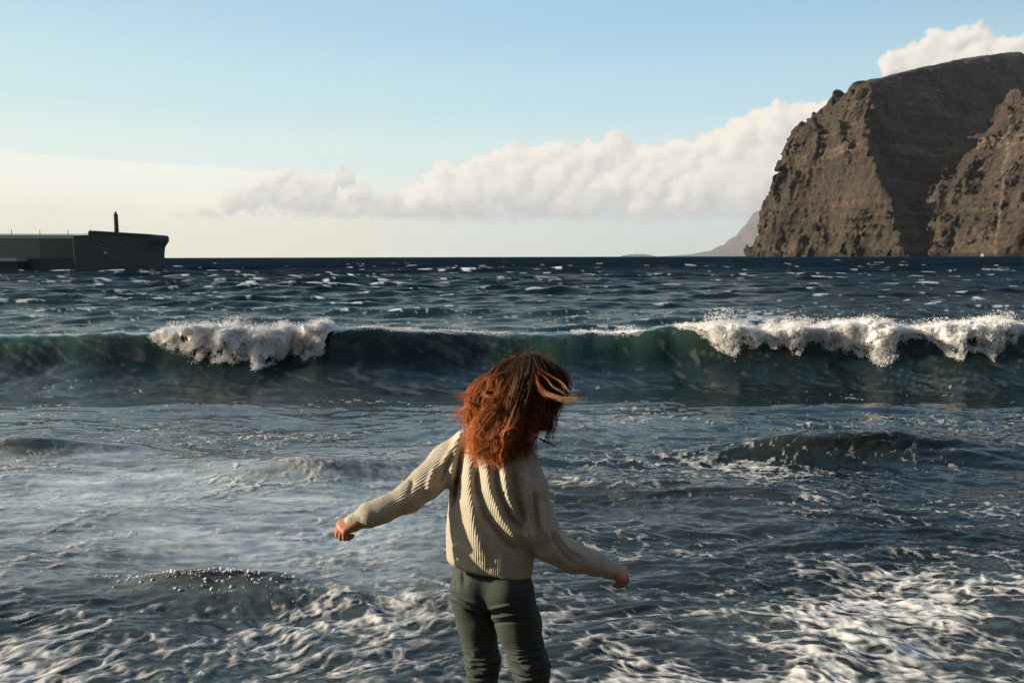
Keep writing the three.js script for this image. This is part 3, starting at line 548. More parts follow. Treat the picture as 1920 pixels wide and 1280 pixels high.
{
  const eye = new THREE.Vector3(0, EYE, 0), leftSky = new THREE.Vector3(-3000, 3000, -1000), upSky = new THREE.Vector3(600, 9000, -2000);
  // first headland: a sunlit face to the left, a broad shaded flank to the right
  const A1 = plane(at(1408, 479, 2420), at(1440, 385, 2430), at(1708, 479, 1800), leftSky);
  const A2 = plane(at(1437, 392, 2430), at(1480, 278, 2450), at(1660, 350, 1930), leftSky);
  const A3 = plane(at(1478, 282, 2450), at(1592, 166, 2480), at(1602, 262, 2080), leftSky);
  const Bf = plane(at(1712, 479, 1800), at(1602, 215, 2120), at(1905, 106, 3450), new THREE.Vector3(3000, 1500, 0));
  const T1 = plane(at(1592, 161, 2480), at(1800, 113, 3100), at(1700, 138, 3700), upSky), T2 = plane(at(1800, 113, 3100), at(1990, 90, 3500), at(1900, 98, 3900), upSky);
  // the headland ends where its far side turns away
  const E1 = plane(at(1412, 479, 2420), at(1442, 385, 2430), at(1490, 479, 3100), leftSky), E2 = plane(at(1440, 390, 2430), at(1482, 280, 2450), at(1520, 390, 3100), leftSky), E3 = plane(at(1482, 282, 2450), at(1594, 164, 2480), at(1560, 282, 3100), leftSky);
  console.log('planes', [A1, A2, A3, Bf].map((p) => p.slice(0, 3).map((v) => v.toFixed(2)).join(',') + ' sun ' + (p[0] * SUN.x + p[1] * SUN.y + p[2] * SUN.z).toFixed(2)).join(' | '));
  const f1 = (x, y, z) => {
    const a = smax(smax(pl(A1, x, y, z), pl(A2, x, y, z), 30), pl(A3, x, y, z), 30), b = pl(Bf, x, y, z) + 34 * noise3(x * 0.0048 + 2, y * 0.0048, z * 0.0048) + 16 * noise3(x * 0.013, y * 0.013, z * 0.013 + 4) + 12 * Math.max(0, noise3(x * 0.02, y * 0.012, z * 0.02)), t = Math.max(pl(T1, x, y, z), pl(T2, x, y, z));
    const e = Math.max(pl(E1, x, y, z), pl(E2, x, y, z), pl(E3, x, y, z));
    let d = smax(smax(smax(a, b, 14), t, 8), e, 12);
    d = Math.max(d, -z - 3600, x - 2300);
    if (Math.abs(d) > 110) return d;
    const wB = sstep(-25, 12, b - a), wT = sstep(-30, 0, t - Math.max(a, b));
    return d - rough(x, y, z) * lerp(1, 0.42, wB) * lerp(1, 0.34, wT);
  };
  const c1 = rockColor(0.95), g1 = skin(f1, [600, -14, -3560], [2250, 960, -1700], 4.6, { L: 2.8, color: c1 });
  tag(mesh('sea_cliff', g1, rockMat), 'huge brown headland with a sunlit face and a dark shaded flank', 'cliff', null, 'structure');
  // second headland in front of it at the right edge
  const C1 = plane(at(1732, 480, 1760), at(1818, 360, 1900), at(2070, 480, 1330), leftSky);
  const C2 = plane(at(1818, 362, 1900), at(1934, 168, 2010), at(2160, 200, 1560), leftSky);
  const dikeLine = table([[0, at(1868, 478, 1560).x], [120, at(1874, 400, 1570).x], [240, at(1884, 300, 1650).x], [420, at(1905, 200, 1800).x]]);
  const f2 = (x, y, z) => {
    let d = smax(pl(C1, x, y, z), pl(C2, x, y, z), 40);
    d = Math.max(d, -z - 2300, y - 780, x - 1350);
    if (Math.abs(d) > 110) return d;
    return d - rough(x + 900, y + 40, z + 300) * 0.9;
  };
  const c2 = rockColor(1.12, (x, y, z) => { const px = sightX(x, y, z), py = sightY(x, y, z), c = lerp(1866, 1900, clamp((478 - py) / 300)) + 5 * noise2(py * 0.03, 2); return 0.75 * gauss((px - c) / 2.2) * sstep(180, 230, py); });
  const g2 = skin(f2, [820, -14, -2250], [1380, 640, -1250], 4.2, { L: 2.8, color: c2 });
  tag(mesh('sea_cliff_001', g2, rockMat), 'nearer brown rock buttress at the right edge with a pale vertical vein', 'cliff', null, 'structure');
  console.log('cliffs', g1.index.count / 3, g2.index.count / 3);
  // far coast fading into the haze, and a low islet on the horizon
  const FD = 50000, ridge = table([[1225, 0], [1260, 4], [1300, 7], [1330, 12], [1360, 20], [1385, 40], [1405, 64], [1425, 86], [1445, 102], [1500, 150], [1560, 190], [1700, 230]]);
  const f3 = (x, y, z) => {
    const px = 960 + x / FD * FPX + 4 * noise2(x * 0.0004, z * 0.0003), h = (ridge(px) - 3) * FD / FPX, front = clamp(1 - Math.max(z + FD, 0) / (900 + 0.9 * Math.max(h, 0)));
    let d = (y - h * front) * 0.6;
    d = Math.max(d, -z - FD - 1500);
    if (Math.abs(d) > 900) return d;
    return d - (90 * fbm3(x * 0.0008, y * 0.0005, z * 0.0008, 4) + 60 * (1 - Math.abs(noise3(x * 0.0022, y * 0.0008, z * 0.0022)) * 2) - 40) * sstep(0, 700, h);
  };
  const g3_ = skin(f3, [8600, -120, -FD - 1700], [23000, 6400, -FD + 6500], 130, { L: 1.9, color: rockColor(0.85) });
  tag(mesh('far_coast', g3_, rockMat), 'pale hazy slope of the far coast left of the headland', 'hill', null, 'structure');
  const pos = [], idx = [], n = 60, c = at(1196, 480, 36000);
  for (let j = 0; j <= 10; j++) for (let i = 0; i <= n; i++) { const u = i / n * 2 - 1, v = j / 10 * 2 - 1; pos.push(c.x + u * 840, Math.max(0, 128 * (1 - Math.pow(Math.abs(u), 2.4)) * (1 - v * v) * (0.85 + 0.35 * noise2(u * 6, v))) - 1, -36000 + v * 300); }
  for (let j = 0; j < 10; j++) for (let i = 0; i < n; i++) { const a = j * (n + 1) + i; idx.push(a, a + 1, a + n + 1, a + 1, a + n + 2, a + n + 1); }
  tag(mesh('islet', geom(pos, idx), new THREE.MeshStandardMaterial({ color: new THREE.Color().setRGB(0.09, 0.08, 0.065), roughness: 1 })), 'low dark islet on the horizon left of the far coast', 'island', null, 'structure');
}
scene.fog = new THREE.FogExp2(new THREE.Color().setRGB(0.86, 0.9, 0.97), 0.000008);

// ---------------------------------------------------------------- breakwater with its beacon
{
  const conc = (r, g, b, name) => new THREE.MeshStandardMaterial({ name, color: new THREE.Color().setRGB(r, g, b), roughness: 0.92, vertexColors: true });
  const D = 146, k = D / FPX, X = (px) => at(px, 480, D).x, Y = (px, py) => at(px, py, D).y;
  // slab from an outline in the face's plane, extruded away from the shore; vertices roughened and stained
  function slab(outline, front, depth, bevel, seed) {
    const s = new THREE.Shape(outline.map(([px, py]) => new THREE.Vector2(X(px), Y(px, py))));
    let g = new THREE.ExtrudeGeometry(s, { depth, bevelEnabled: true, bevelThickness: bevel, bevelSize: bevel * 0.6, bevelSegments: 1, steps: 1 });
    g.translate(0, 0, -front - depth);
    return stain(g, seed);
  }
  function stain(g, seed) { g = g.index ? g.toNonIndexed() : g; const p = g.attributes.position, c = new Float32Array(p.count * 3); for (let i = 0; i < p.count; i++) { const n = 1 + 0.5 * fbm3(p.getX(i) * 0.3 + seed, p.getY(i) * 0.5, p.getZ(i) * 0.3, 3); c[i * 3] = c[i * 3 + 1] = c[i * 3 + 2] = n; } g.setAttribute('color', new THREE.BufferAttribute(c, 3)); return g; }
  // a wall face made of cast blocks with recessed joints
  function blockWall(parent, name, mat, x0, x1, y0, y1, z, nx, ny, seed, thick = 0.5) {
    const r = rng(seed), w = (x1 - x0) / nx, h = (y1 - y0) / ny;
    for (let j = 0; j < ny; j++) for (let i = 0; i < nx; i++) {
      const g = new THREE.BoxGeometry(w - 0.035, h - 0.03, thick, 4, 3, 1), p = g.attributes.position;
      for (let q = 0; q < p.count; q++) if (p.getZ(q) > 0) p.setZ(q, p.getZ(q) + 0.05 * r() - 0.03);
      g.translate(x0 + (i + 0.5) * w, y0 + (j + 0.5) * h, z + 0.06 * (r() - 0.5)); g.computeVertexNormals();
      const c = new Float32Array(p.count * 3), tone = 0.7 + 0.6 * r(); for (let q = 0; q < p.count; q++) c[q * 3] = c[q * 3 + 1] = c[q * 3 + 2] = tone * (0.9 + 0.2 * r()); g.setAttribute('color', new THREE.BufferAttribute(c, 3));
      mesh(name, g, mat, parent);
    }
  }
  const pier = new THREE.Group(); pier.name = 'breakwater'; scene.add(pier);
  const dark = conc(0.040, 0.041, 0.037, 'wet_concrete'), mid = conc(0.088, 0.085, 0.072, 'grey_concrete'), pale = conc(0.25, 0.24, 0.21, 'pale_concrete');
  mesh('wall', slab([[-420, 452], [182, 450], [182, 540], [-420, 540]], D + 0.7, 9, 0.05, 1), mid, pier);
  blockWall(pier, 'concrete_panel', mid, X(-330), X(37), Y(0, 484), Y(0, 448.5), -D - 0.5, 5, 1, 3);
  blockWall(pier, 'concrete_panel', mid, X(37.2), X(182), Y(0, 484.5), Y(0, 447.5), -D - 0.5, 2, 1, 5);
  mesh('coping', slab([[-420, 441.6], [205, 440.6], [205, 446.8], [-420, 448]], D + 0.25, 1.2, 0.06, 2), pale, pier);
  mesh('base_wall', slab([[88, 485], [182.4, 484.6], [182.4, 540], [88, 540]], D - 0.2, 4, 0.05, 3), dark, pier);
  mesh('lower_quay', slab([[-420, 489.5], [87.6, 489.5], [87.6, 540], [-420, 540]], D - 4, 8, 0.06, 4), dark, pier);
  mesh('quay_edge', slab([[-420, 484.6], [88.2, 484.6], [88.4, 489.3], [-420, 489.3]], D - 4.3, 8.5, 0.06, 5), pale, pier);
  // rounded head with the outward-curling lip
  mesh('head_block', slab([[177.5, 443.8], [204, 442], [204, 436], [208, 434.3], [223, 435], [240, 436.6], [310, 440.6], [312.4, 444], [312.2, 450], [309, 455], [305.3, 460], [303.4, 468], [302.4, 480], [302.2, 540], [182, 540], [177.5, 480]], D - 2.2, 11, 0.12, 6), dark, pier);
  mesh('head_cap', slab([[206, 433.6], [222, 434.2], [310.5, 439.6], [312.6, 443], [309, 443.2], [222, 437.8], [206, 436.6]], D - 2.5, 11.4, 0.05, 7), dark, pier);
  for (const [px, py, w, h] of [[218, 463, 3, 2.2], [232, 474, 6, 5.5], [224, 459, 2, 2], [252, 486, 6, 1], [229, 466, 2.4, 2]]) { const g = stain(new THREE.IcosahedronGeometry(1, 2), px); const p = g.attributes.position; for (let i = 0; i < p.count; i++) p.setXYZ(i, p.getX(i) * w * k * 0.5 * (1 + 0.4 * noise3(p.getX(i) * 2, p.getY(i) * 2, px)), p.getY(i) * h * k * 0.5, p.getZ(i) * 0.12); g.translate(X(px), Y(px, py), -D + 2.2 + 0.1); g.computeVertexNormals(); mesh('broken_patch', g, pale, pier); }
  { const g = pier, hx = X(300), a = 0.14; g.position.set(hx - 2.1, 0, -D); for (const m of g.children) m.geometry.translate(-hx, 0, D); g.rotation.y = a; }
  tag(pier, 'long dark concrete breakwater with a curled head running in from the left', 'breakwater');
  // railing
  const steel = new THREE.MeshStandardMaterial({ name: 'rail_steel', color: 0x2b2b2a, roughness: 0.6, metalness: 0.5 });
  const rail = new THREE.Group(); rail.name = 'railing'; rail.position.set(X(100) - 2.1, Y(100, 440), -D + 1.9); rail.rotation.y = 0.14; scene.add(rail);
  for (let i = -7; i < 5; i++) { const px = 12 + i * 48.6, g = new THREE.CylinderGeometry(0.05, 0.06, 0.95, 8); g.translate(X(px) - X(100), 0.36, 0); mesh('post', g, steel, rail); }
  for (const h of [0.05, 0.12]) { const g = new THREE.CylinderGeometry(0.022, 0.022, X(204) - X(-400), 6); g.rotateZ(Math.PI / 2); g.translate((X(204) + X(-400)) / 2 - X(100), h, 0); mesh('rail', g, steel, rail); }
  tag(rail, 'thin row of low railing posts along the top of the breakwater', 'railing');
  const mast = new THREE.Group(); mast.name = 'light_mast'; mast.position.set(X(185) - 0.9, Y(185, 441), -D + 0.6); scene.add(mast);
  { const g = new THREE.CylinderGeometry(0.035, 0.05, 1.0, 8); g.translate(0, 0.5, 0); mesh('pole', g, steel, mast); const h = new THREE.CylinderGeometry(0.08, 0.06, 0.14, 8); h.translate(0, 1.05, 0); mesh('lamp_head', h, steel, mast); }
  tag(mast, 'slim pole with a small head between the railing and the beacon', 'pole');
  // beacon tower
  const b = new THREE.Group(); b.name = 'harbour_beacon'; b.position.set(X(217.5) - 0.9, Y(217, 436), -D - 2.4); scene.add(b);
  const bm = new THREE.MeshStandardMaterial({ name: 'beacon_paint', color: new THREE.Color().setRGB(0.03, 0.032, 0.03), roughness: 0.7 }), m = (px) => px * k * 1.02;
  const lathe = (pts) => new THREE.LatheGeometry(pts.map(([x, y]) => new THREE.Vector2(x, y)), 20);
  mesh('tower', lathe([[0, 0], [m(4.6), 0], [m(4.6), m(1.2)], [m(3.9), m(1.6)], [m(3.8), m(15)], [m(3.7), m(32)], [m(3.9), m(32.4)], [m(3.9), m(33.4)], [0, m(33.4)]]), bm, b);
  const gal = mesh('gallery', lathe([[m(2.2), m(33.3)], [m(4.3), m(33.5)], [m(4.3), m(34.2)], [m(2.2), m(34.4)]]), bm, b);
  mesh('lantern', lathe([[0, m(34.2)], [m(2.1), m(34.2)], [m(2.1), m(37)], [m(2.4), m(37.2)], [m(1.7), m(38.6)], [m(0.6), m(39.4)], [0, m(39.8)]]), bm, b);
  const door = new THREE.BoxGeometry(m(3), m(8), 0.08); door.translate(0, m(5), m(4.1)); mesh('door', door, steel, b);
  tag(b, 'slim black harbour beacon tower standing on the head of the breakwater', 'beacon');
}

// ---------------------------------------------------------------- the person at the water's edge
{
  const PD = 2.75, K = (px, py, dz = 0, r = 0) => { const v = at(px, py, PD - dz); return [v.x, v.y, v.z, r]; };
  const YAW = 41 * Math.PI / 180, cY = Math.cos(YAW), sY = Math.sin(YAW);
  const RIGHT = new THREE.Vector3(cY, 0, sY), BACK = new THREE.Vector3(-sY, 0, cY);
  const root = new THREE.Group(); root.name = 'person'; root.position.set(at(935, 1200, PD).x, 0.0, -PD); scene.add(root);
  const local = (g) => { g.translate(-root.position.x, -root.position.y, -root.position.z); return g; };
  const bounds = (list, pad) => { const lo = [1e9, 1e9, 1e9], hi = [-1e9, -1e9, -1e9]; for (const p of list) for (let i = 0; i < 3; i++) { lo[i] = Math.min(lo[i], p[i] - p[3] - pad); hi[i] = Math.max(hi[i], p[i] + p[3] + pad); } return [lo, hi]; };
  // --- joints
  const headC = K(1000, 738, 0.0, 0.09), neckB = K(948, 838, 0.0, 0.05);
  const sleeveL = [K(874, 838, -0.05, 0.058), K(838, 868, -0.035, 0.066), K(800, 906, 0.012, 0.057), K(766, 932, 0.042, 0.050), K(718, 955, 0.072, 0.043), K(692, 964, 0.085, 0.045)];
  const cuffL = [K(692, 965, 0.085, 0.033), K(662, 979, 0.095, 0.031)];
  const sleeveR = [K(978, 868, 0.05, 0.058), K(994, 920, 0.075, 0.060), K(1012, 985, 0.085, 0.060), K(1030, 1020, 0.075, 0.056), K(1072, 1044, 0.05, 0.050), K(1118, 1057, 0.02, 0.044)];
  const cuffR = [K(1120, 1058, 0.02, 0.036), K(1146, 1068, 0.01, 0.036)];
  const legL = [K(886, 1112, -0.03, 0.086), K(894, 1165, -0.035, 0.072), K(905, 1238, -0.02, 0.058), K(903, 1300, -0.015, 0.054), K(900, 1370, -0.03, 0.045), K(899, 1440, -0.04, 0.041)];
  const legR = [K(955, 1112, 0.05, 0.090), K(972, 1170, 0.055, 0.078), K(994, 1245, 0.06, 0.062), K(1000, 1305, 0.06, 0.057), K(1000, 1372, 0.05, 0.047), K(1000, 1440, 0.04, 0.042)];
  // --- skin
  const skinMat = new THREE.MeshPhysicalMaterial({ name: 'skin', color: new THREE.Color().setRGB(0.42, 0.175, 0.105), roughness: 0.5 });
  const parts = [];
  { // trunk, arms, legs and feet: one continuous body under the clothes
    const aL = [K(880, 840, -0.05, 0.04), K(775, 926, 0.037, 0.034), K(668, 976, 0.095, 0.023)], aR = [K(978, 868, 0.05, 0.042), K(1022, 1012, 0.08, 0.036), K(1145, 1067, 0.01, 0.024)];
    const trunk = [[...neckB.slice(0, 3), 0.05], K(935, 900, 0, 0.085), K(920, 1010, 0, 0.09), K(918, 1085, 0, 0.10)], neck = [[...neckB.slice(0, 3), 0.052], K(975, 790, 0.01, 0.05)];
    const foot = (ankle, side) => { const a = [ankle[0], 0.06, ankle[2], 0.036], heel = [ankle[0] + BACK.x * 0.03, 0.035, ankle[2] + BACK.z * 0.03, 0.034], ball = [ankle[0] - BACK.x * 0.12 + RIGHT.x * 0.01 * side, 0.022, ankle[2] - BACK.z * 0.12, 0.03]; const toes = []; for (let t = 0; t < 5; t++) { const off = (t - 2) * 0.016 * side, len = 0.165 - Math.abs(t - 1) * 0.008; toes.push([[ball[0] + RIGHT.x * off, 0.016, ball[2] + RIGHT.z * off, 0.012], [ankle[0] - BACK.x * len + RIGHT.x * off * 1.1, 0.012, ankle[2] - BACK.z * len + RIGHT.z * off * 1.1, 0.0095]]); } return { a, heel, ball, toes }; };
    const ank = [legL[5], legR[5]], feet = [foot(ank[0], -1), foot(ank[1], 1)];
    const f = (x, y, z) => {
      let d = chain(x, y, z, trunk, 0.05);
      d = smin(d, chain(x, y, z, neck, 0.02), 0.03);
      d = smin(d, chain(x, y, z, aL, 0.02), 0.04); d = smin(d, chain(x, y, z, aR, 0.02), 0.04);
      d = smin(d, chain(x, y, z, legL.map((p) => [p[0], p[1], p[2], p[3] - 0.012]), 0.02), 0.03); d = smin(d, chain(x, y, z, legR.map((p) => [p[0], p[1], p[2], p[3] - 0.012]), 0.02), 0.03);
      return d;
    };
    const all = [...trunk, ...neck, ...aL, ...aR, ...legL, ...legR], [lo, hi] = bounds(all, 0.03);
    parts.push(skin(f, lo, hi, 0.012));
    for (let q = 0; q < 2; q++) {
      const F = feet[q], A = ank[q], ff = (x, y, z) => { let d = smin(cap(x, y, z, [A[0], A[1] + 0.05, A[2], 0.034], F.a), cap(x, y, z, F.a, F.heel), 0.02); d = smin(d, cap(x, y, z, F.a, F.ball), 0.03); d = smin(d, cap(x, y, z, F.heel, F.ball), 0.02); for (const [p, s] of F.toes) d = smin(d, cap(x, y, z, p, s), 0.006); return Math.max(d, 0.003 - y); };
      const [l2, h2] = bounds([[A[0], A[1] + 0.05, A[2], 0.04], F.heel, F.ball, ...F.toes.map((t) => t[1])], 0.02);
      parts.push(skin(ff, l2, h2, 0.004));
    }
  }
  { // head with its face, bowed and turned to the right
    const fd = new THREE.Vector3(0.80, -0.42, -0.43).normalize(), up = new THREE.Vector3(0.42, 0.9, -0.1), rt = new THREE.Vector3().crossVectors(fd, up).normalize(); up.crossVectors(rt, fd).normalize();
    const H = (r, u, f, rad) => [headC[0] + rt.x * r + up.x * u + fd.x * f, headC[1] + rt.y * r + up.y * u + fd.y * f, headC[2] + rt.z * r + up.z * u + fd.z * f, rad];
    const skull = H(0, 0.02, -0.012, 0.086), jaw = [H(-0.03, -0.07, 0.03, 0.032), H(0, -0.09, 0.062, 0.024), H(0.03, -0.07, 0.03, 0.032)], cheek = H(0, -0.03, 0.03, 0.062);
    const nose = [H(0, -0.005, 0.085, 0.009), H(0, -0.04, 0.103, 0.012)], wings = [H(-0.011, -0.043, 0.093, 0.009), H(0.011, -0.043, 0.093, 0.009)];
    const eyes = [H(-0.031, -0.002, 0.068, 0.0125), H(0.031, -0.002, 0.068, 0.0125)], brow = [H(-0.045, 0.02, 0.066, 0.012), H(0, 0.02, 0.080, 0.011), H(0.045, 0.02, 0.066, 0.012)];
    const lips = [[H(-0.02, -0.066, 0.080, 0.006), H(0, -0.063, 0.090, 0.0075), H(0.02, -0.066, 0.080, 0.006)], [H(-0.016, -0.074, 0.080, 0.006), H(0, -0.075, 0.087, 0.0075), H(0.016, -0.074, 0.080, 0.006)]];
    const ears = [H(-0.084, -0.01, -0.015, 0.012), H(-0.086, -0.035, -0.01, 0.010), H(0.084, -0.01, -0.015, 0.012), H(0.086, -0.035, -0.01, 0.010)];
    const nk = [K(975, 790, 0.01, 0.05), H(0, -0.05, -0.03, 0.05)];
    const f = (x, y, z) => {
      let d = Math.hypot(x - skull[0], y - skull[1], z - skull[2]) - skull[3];
      d = smin(d, Math.hypot(x - cheek[0], y - cheek[1], z - cheek[2]) - cheek[3], 0.03);
      d = smin(d, chain(x, y, z, jaw, 0.02), 0.04); d = smin(d, cap(x, y, z, nk[0], nk[1]), 0.02);
      d = smin(d, chain(x, y, z, brow, 0.01), 0.015);
      for (const e of eyes) d = smax(d, -(Math.hypot(x - e[0] - fd.x * 0.016, y - e[1] - fd.y * 0.016, z - e[2] - fd.z * 0.016) - 0.014), 0.008);
      for (const e of eyes) d = Math.min(d, Math.hypot(x - e[0], y - e[1], z - e[2]) - e[3]);
      d = smin(d, cap(x, y, z, nose[0], nose[1]), 0.012); for (const w of wings) d = smin(d, Math.hypot(x - w[0], y - w[1], z - w[2]) - w[3], 0.006);
      for (const l of lips) d = smin(d, chain(x, y, z, l, 0.004), 0.005);
      d = smin(d, cap(x, y, z, ears[0], ears[1]), 0.008); d = smin(d, cap(x, y, z, ears[2], ears[3]), 0.008);
      return d;
    };
    const [lo, hi] = bounds([[...headC.slice(0, 3), 0.15], nk[0]], 0.01);
    parts.push(skin(f, lo, hi, 0.0038));
  }
  function hand(wrist, fwd, dorsal, thumbSide, s = 1, curl = 1) {
    const F = fwd.clone().normalize(), Tm = thumbSide.clone().addScaledVector(F, -thumbSide.dot(F)).normalize(), N = new THREE.Vector3().crossVectors(F, Tm).normalize(); if (N.dot(dorsal) < 0) N.negate();
    const Q = (f, n, t, r) => [wrist[0] + s * (F.x * f + N.x * n + Tm.x * t), wrist[1] + s * (F.y * f + N.y * n + Tm.y * t), wrist[2] + s * (F.z * f + N.z * n + Tm.z * t), r * s];
    const palm = [[Q(-0.03, 0, 0, 0.024), Q(0.01, 0, 0, 0.024)], [Q(0.015, 0, 0.012, 0.02), Q(0.075, 0.004, 0.026, 0.0145)], [Q(0.015, 0, 0.003, 0.02), Q(0.079, 0.006, 0.008, 0.0145)], [Q(0.015, 0, -0.008, 0.02), Q(0.075, 0.005, -0.011, 0.014)], [Q(0.015, 0, -0.016, 0.019), Q(0.067, 0.002, -0.028, 0.0135)]];
    const fingers = [];
    const len = [[0.040, 0.024, 0.020], [0.044, 0.028, 0.021], [0.041, 0.026, 0.021], [0.032, 0.019, 0.018]], base = [[0.077, 0.004, 0.027], [0.081, 0.006, 0.009], [0.077, 0.005, -0.011], [0.069, 0.002, -0.029]], bend = [[0.75, 1.1, 0.7], [0.85, 1.15, 0.75], [0.95, 1.2, 0.8], [1.0, 1.2, 0.8]];
    for (let i = 0; i < 4; i++) { let [f, n, t] = base[i], a = 0; const pts = [Q(f, n, t, 0.0105 - (i === 3) * 0.0012)]; for (let j = 0; j < 3; j++) { a += bend[i][j] * curl; f += Math.cos(a) * len[i][j]; n -= Math.sin(a) * len[i][j]; t *= 0.97; pts.push(Q(f, n, t, 0.0098 - j * 0.0009 - (i === 3) * 0.0012)); } fingers.push(pts); }
    fingers.push([Q(0.012, -0.006, 0.022, 0.015), Q(0.042, -0.018, 0.044, 0.0125), Q(0.068, -0.030, 0.040, 0.0108), Q(0.088, -0.036, 0.026, 0.0095)]);
    const f = (x, y, z) => { let d = cap(x, y, z, palm[0][0], palm[0][1]); for (let i = 1; i < 5; i++) d = smin(d, cap(x, y, z, palm[i][0], palm[i][1]), 0.014 * s); let g = 1e9; for (const q of fingers) { let c = 1e9; for (let j = 0; j + 1 < q.length; j++) c = Math.min(c, cap(x, y, z, q[j], q[j + 1])); g = Math.min(g, c); } return smin(d, g, 0.006 * s); };
    const [lo, hi] = bounds([...palm.flat(), ...fingers.flat()], 0.01);
    return skin(f, lo, hi, 0.0024);
  }
  const V = (x, y, z) => new THREE.Vector3(x, y, z);
  parts.push(hand(K(676, 974, 0.095), V(-0.90, -0.38, 0.2), V(-0.25, 0.62, 0.74), V(0.1, 0.5, -0.85), 0.90, 1.12));
  parts.push(hand(K(1137, 1064, 0.012), V(0.88, -0.45, -0.1), V(0.35, 0.75, 0.55), V(0.0, 0.4, -0.9), 0.92, 1.0));
  mesh('body', local(mergeGeometries(parts)), skinMat, root);
  // --- knitted sweater
  const rows = [ // height by photo line: [py, centre px, half-breadth, half-depth]
    [1092, 917, 0.166, 0.128], [1060, 917, 0.172, 0.132], [1000, 918, 0.172, 0.134], [930, 922, 0.168, 0.130], [880, 928, 0.160, 0.115], [850, 934, 0.142, 0.098], [825, 940, 0.110, 0.08], [805, 944, 0.075, 0.065], [785, 947, 0.05, 0.05]].map(([py, px, a, b]) => { const p = K(px, py, 0); return [p[1], p[0], a, b]; });
  const sect = (y) => { let i = 1; while (i < rows.length - 1 && y > rows[i][0]) i++; const A = rows[i - 1], B = rows[i], t = clamp((y - A[0]) / (B[0] - A[0]), -0.3, 1.3); return [lerp(A[1], B[1], t), lerp(A[2], B[2], t), lerp(A[3], B[3], t)]; };
  const Z0 = -PD;
  const torsoD = (x, y, z) => { const [cx, a, b] = sect(y), u = (x - cx) * cY + (z - Z0) * sY, v = -(x - cx) * sY + (z - Z0) * cY, k0 = Math.hypot(u / a, v / b), k1 = Math.hypot(u / (a * a), v / (b * b)) || 1e-6; return k0 * (k0 - 1) / k1; };
  const zz = (pts) => pts.map(([x, y]) => [600 + x / 2, 640 + y / 2]);
  // drapes of the knit: [points on the back, half-width in photo pixels, height in metres]
  const folds = [
    [zz([[600, 330], [560, 440], [556, 560], [575, 700], [620, 830]]), 13, 0.020], [zz([[583, 450], [590, 560], [622, 660], [690, 745], [770, 810]]), 8, -0.026],
    [zz([[618, 440], [636, 560], [682, 665], [765, 765]]), 8, 0.017], [zz([[655, 460], [668, 560], [712, 655], [782, 730]]), 6.5, -0.024],
    [zz([[688, 460], [706, 590], [750, 690], [800, 775]]), 7.5, 0.020], [zz([[722, 480], [738, 600], [772, 690]]), 7, -0.020],
    [zz([[765, 470], [782, 580], [786, 690], [825, 780]]), 8, 0.014], [zz([[800, 560], [812, 650], [835, 745]]), 5, -0.014], [zz([[826, 600], [838, 690], [868, 760]]), 5, 0.012],
    [zz([[575, 300], [528, 360], [500, 440], [486, 560]]), 7, 0.014], [zz([[556, 330], [528, 420], [515, 520], [505, 640]]), 5, -0.020], [zz([[530, 330], [495, 400], [450, 470]]), 5, 0.010], [zz([[500, 420], [470, 480], [440, 540]]), 5, -0.012],
    [zz([[430, 470], [410, 520], [405, 570]]), 5, 0.008], [zz([[350, 520], [330, 580]]), 5, -0.006], [zz([[500, 760], [560, 800], [640, 850]]), 8, 0.006],
    [zz([[860, 720], [900, 790], [960, 840]]), 5, -0.008], [zz([[880, 700], [930, 770], [1000, 810]]), 5, 0.007]];
  const segs = folds.map(([p, w, h]) => { let x0 = 1e9, x1 = -1e9, y0 = 1e9, y1 = -1e9; for (const [x, y] of p) { x0 = Math.min(x0, x); x1 = Math.max(x1, x); y0 = Math.min(y0, y); y1 = Math.max(y1, y); } return { p, w, h, x0: x0 - 3 * w, x1: x1 + 3 * w, y0: y0 - 3 * w, y1: y1 + 3 * w }; });
  const fold = (x, y, z) => {
    const px = sightX(x, y, z), py = sightY(x, y, z); let s = 0;
    for (const q of segs) {
      if (px < q.x0 || px > q.x1 || py < q.y0 || py > q.y1) continue;
      let best = 1e9, bt = 0; const n = q.p.length - 1;
      for (let i = 0; i < n; i++) { const [ax, ay] = q.p[i], [bx, by] = q.p[i + 1], ex = bx - ax, ey = by - ay, t = clamp(((px - ax) * ex + (py - ay) * ey) / (ex * ex + ey * ey)), d = Math.hypot(px - ax - ex * t, py - ay - ey * t); if (d < best) { best = d; bt = (i + t) / n; } }
      s += q.h * gauss(best / q.w) * sstep(0, 0.18, bt + 0.05) * sstep(1.0, 0.78, bt - 0.02);
    }
    return s;
  };
  const hemPlane = (x, y, z) => { const px = (x - K(917, 1070)[0]) ; return at(917, 1078, PD).y + 0.028 - 0.146 * px - 0.28 * px * px + 0.15 * (z - Z0); };
  const ribT = 2 * Math.PI / 0.0074;
  function sleeveCoord(x, y, z, pts) { let best = 1e9, o = null; for (let i = 0; i + 1 < pts.length; i++) { const d = cap(x, y, z, pts[i], pts[i + 1]); if (d < best) { best = d; o = i; } } return [best, o]; }
  function armAngle(x, y, z, A, B) { const ax = B[0] - A[0], ay = B[1] - A[1], az = B[2] - A[2], l = Math.hypot(ax, ay, az), qx = x - A[0], qy = y - A[1], qz = z - A[2]; const dx = ax / l, dy = ay / l, dz = az / l; /* frame: e1 ~ toward the camera, e2 = d x e1 */ let e1x = -dx * dz, e1y = -dy * dz, e1z = 1 - dz * dz; const n = Math.hypot(e1x, e1y, e1z); e1x /= n; e1y /= n; e1z /= n; const e2x = dy * e1z - dz * e1y, e2y = dz * e1x - dx * e1z, e2z = dx * e1y - dy * e1x; return Math.atan2(qx * e2x + qy * e2y + qz * e2z, qx * e1x + qy * e1y + qz * e1z); }
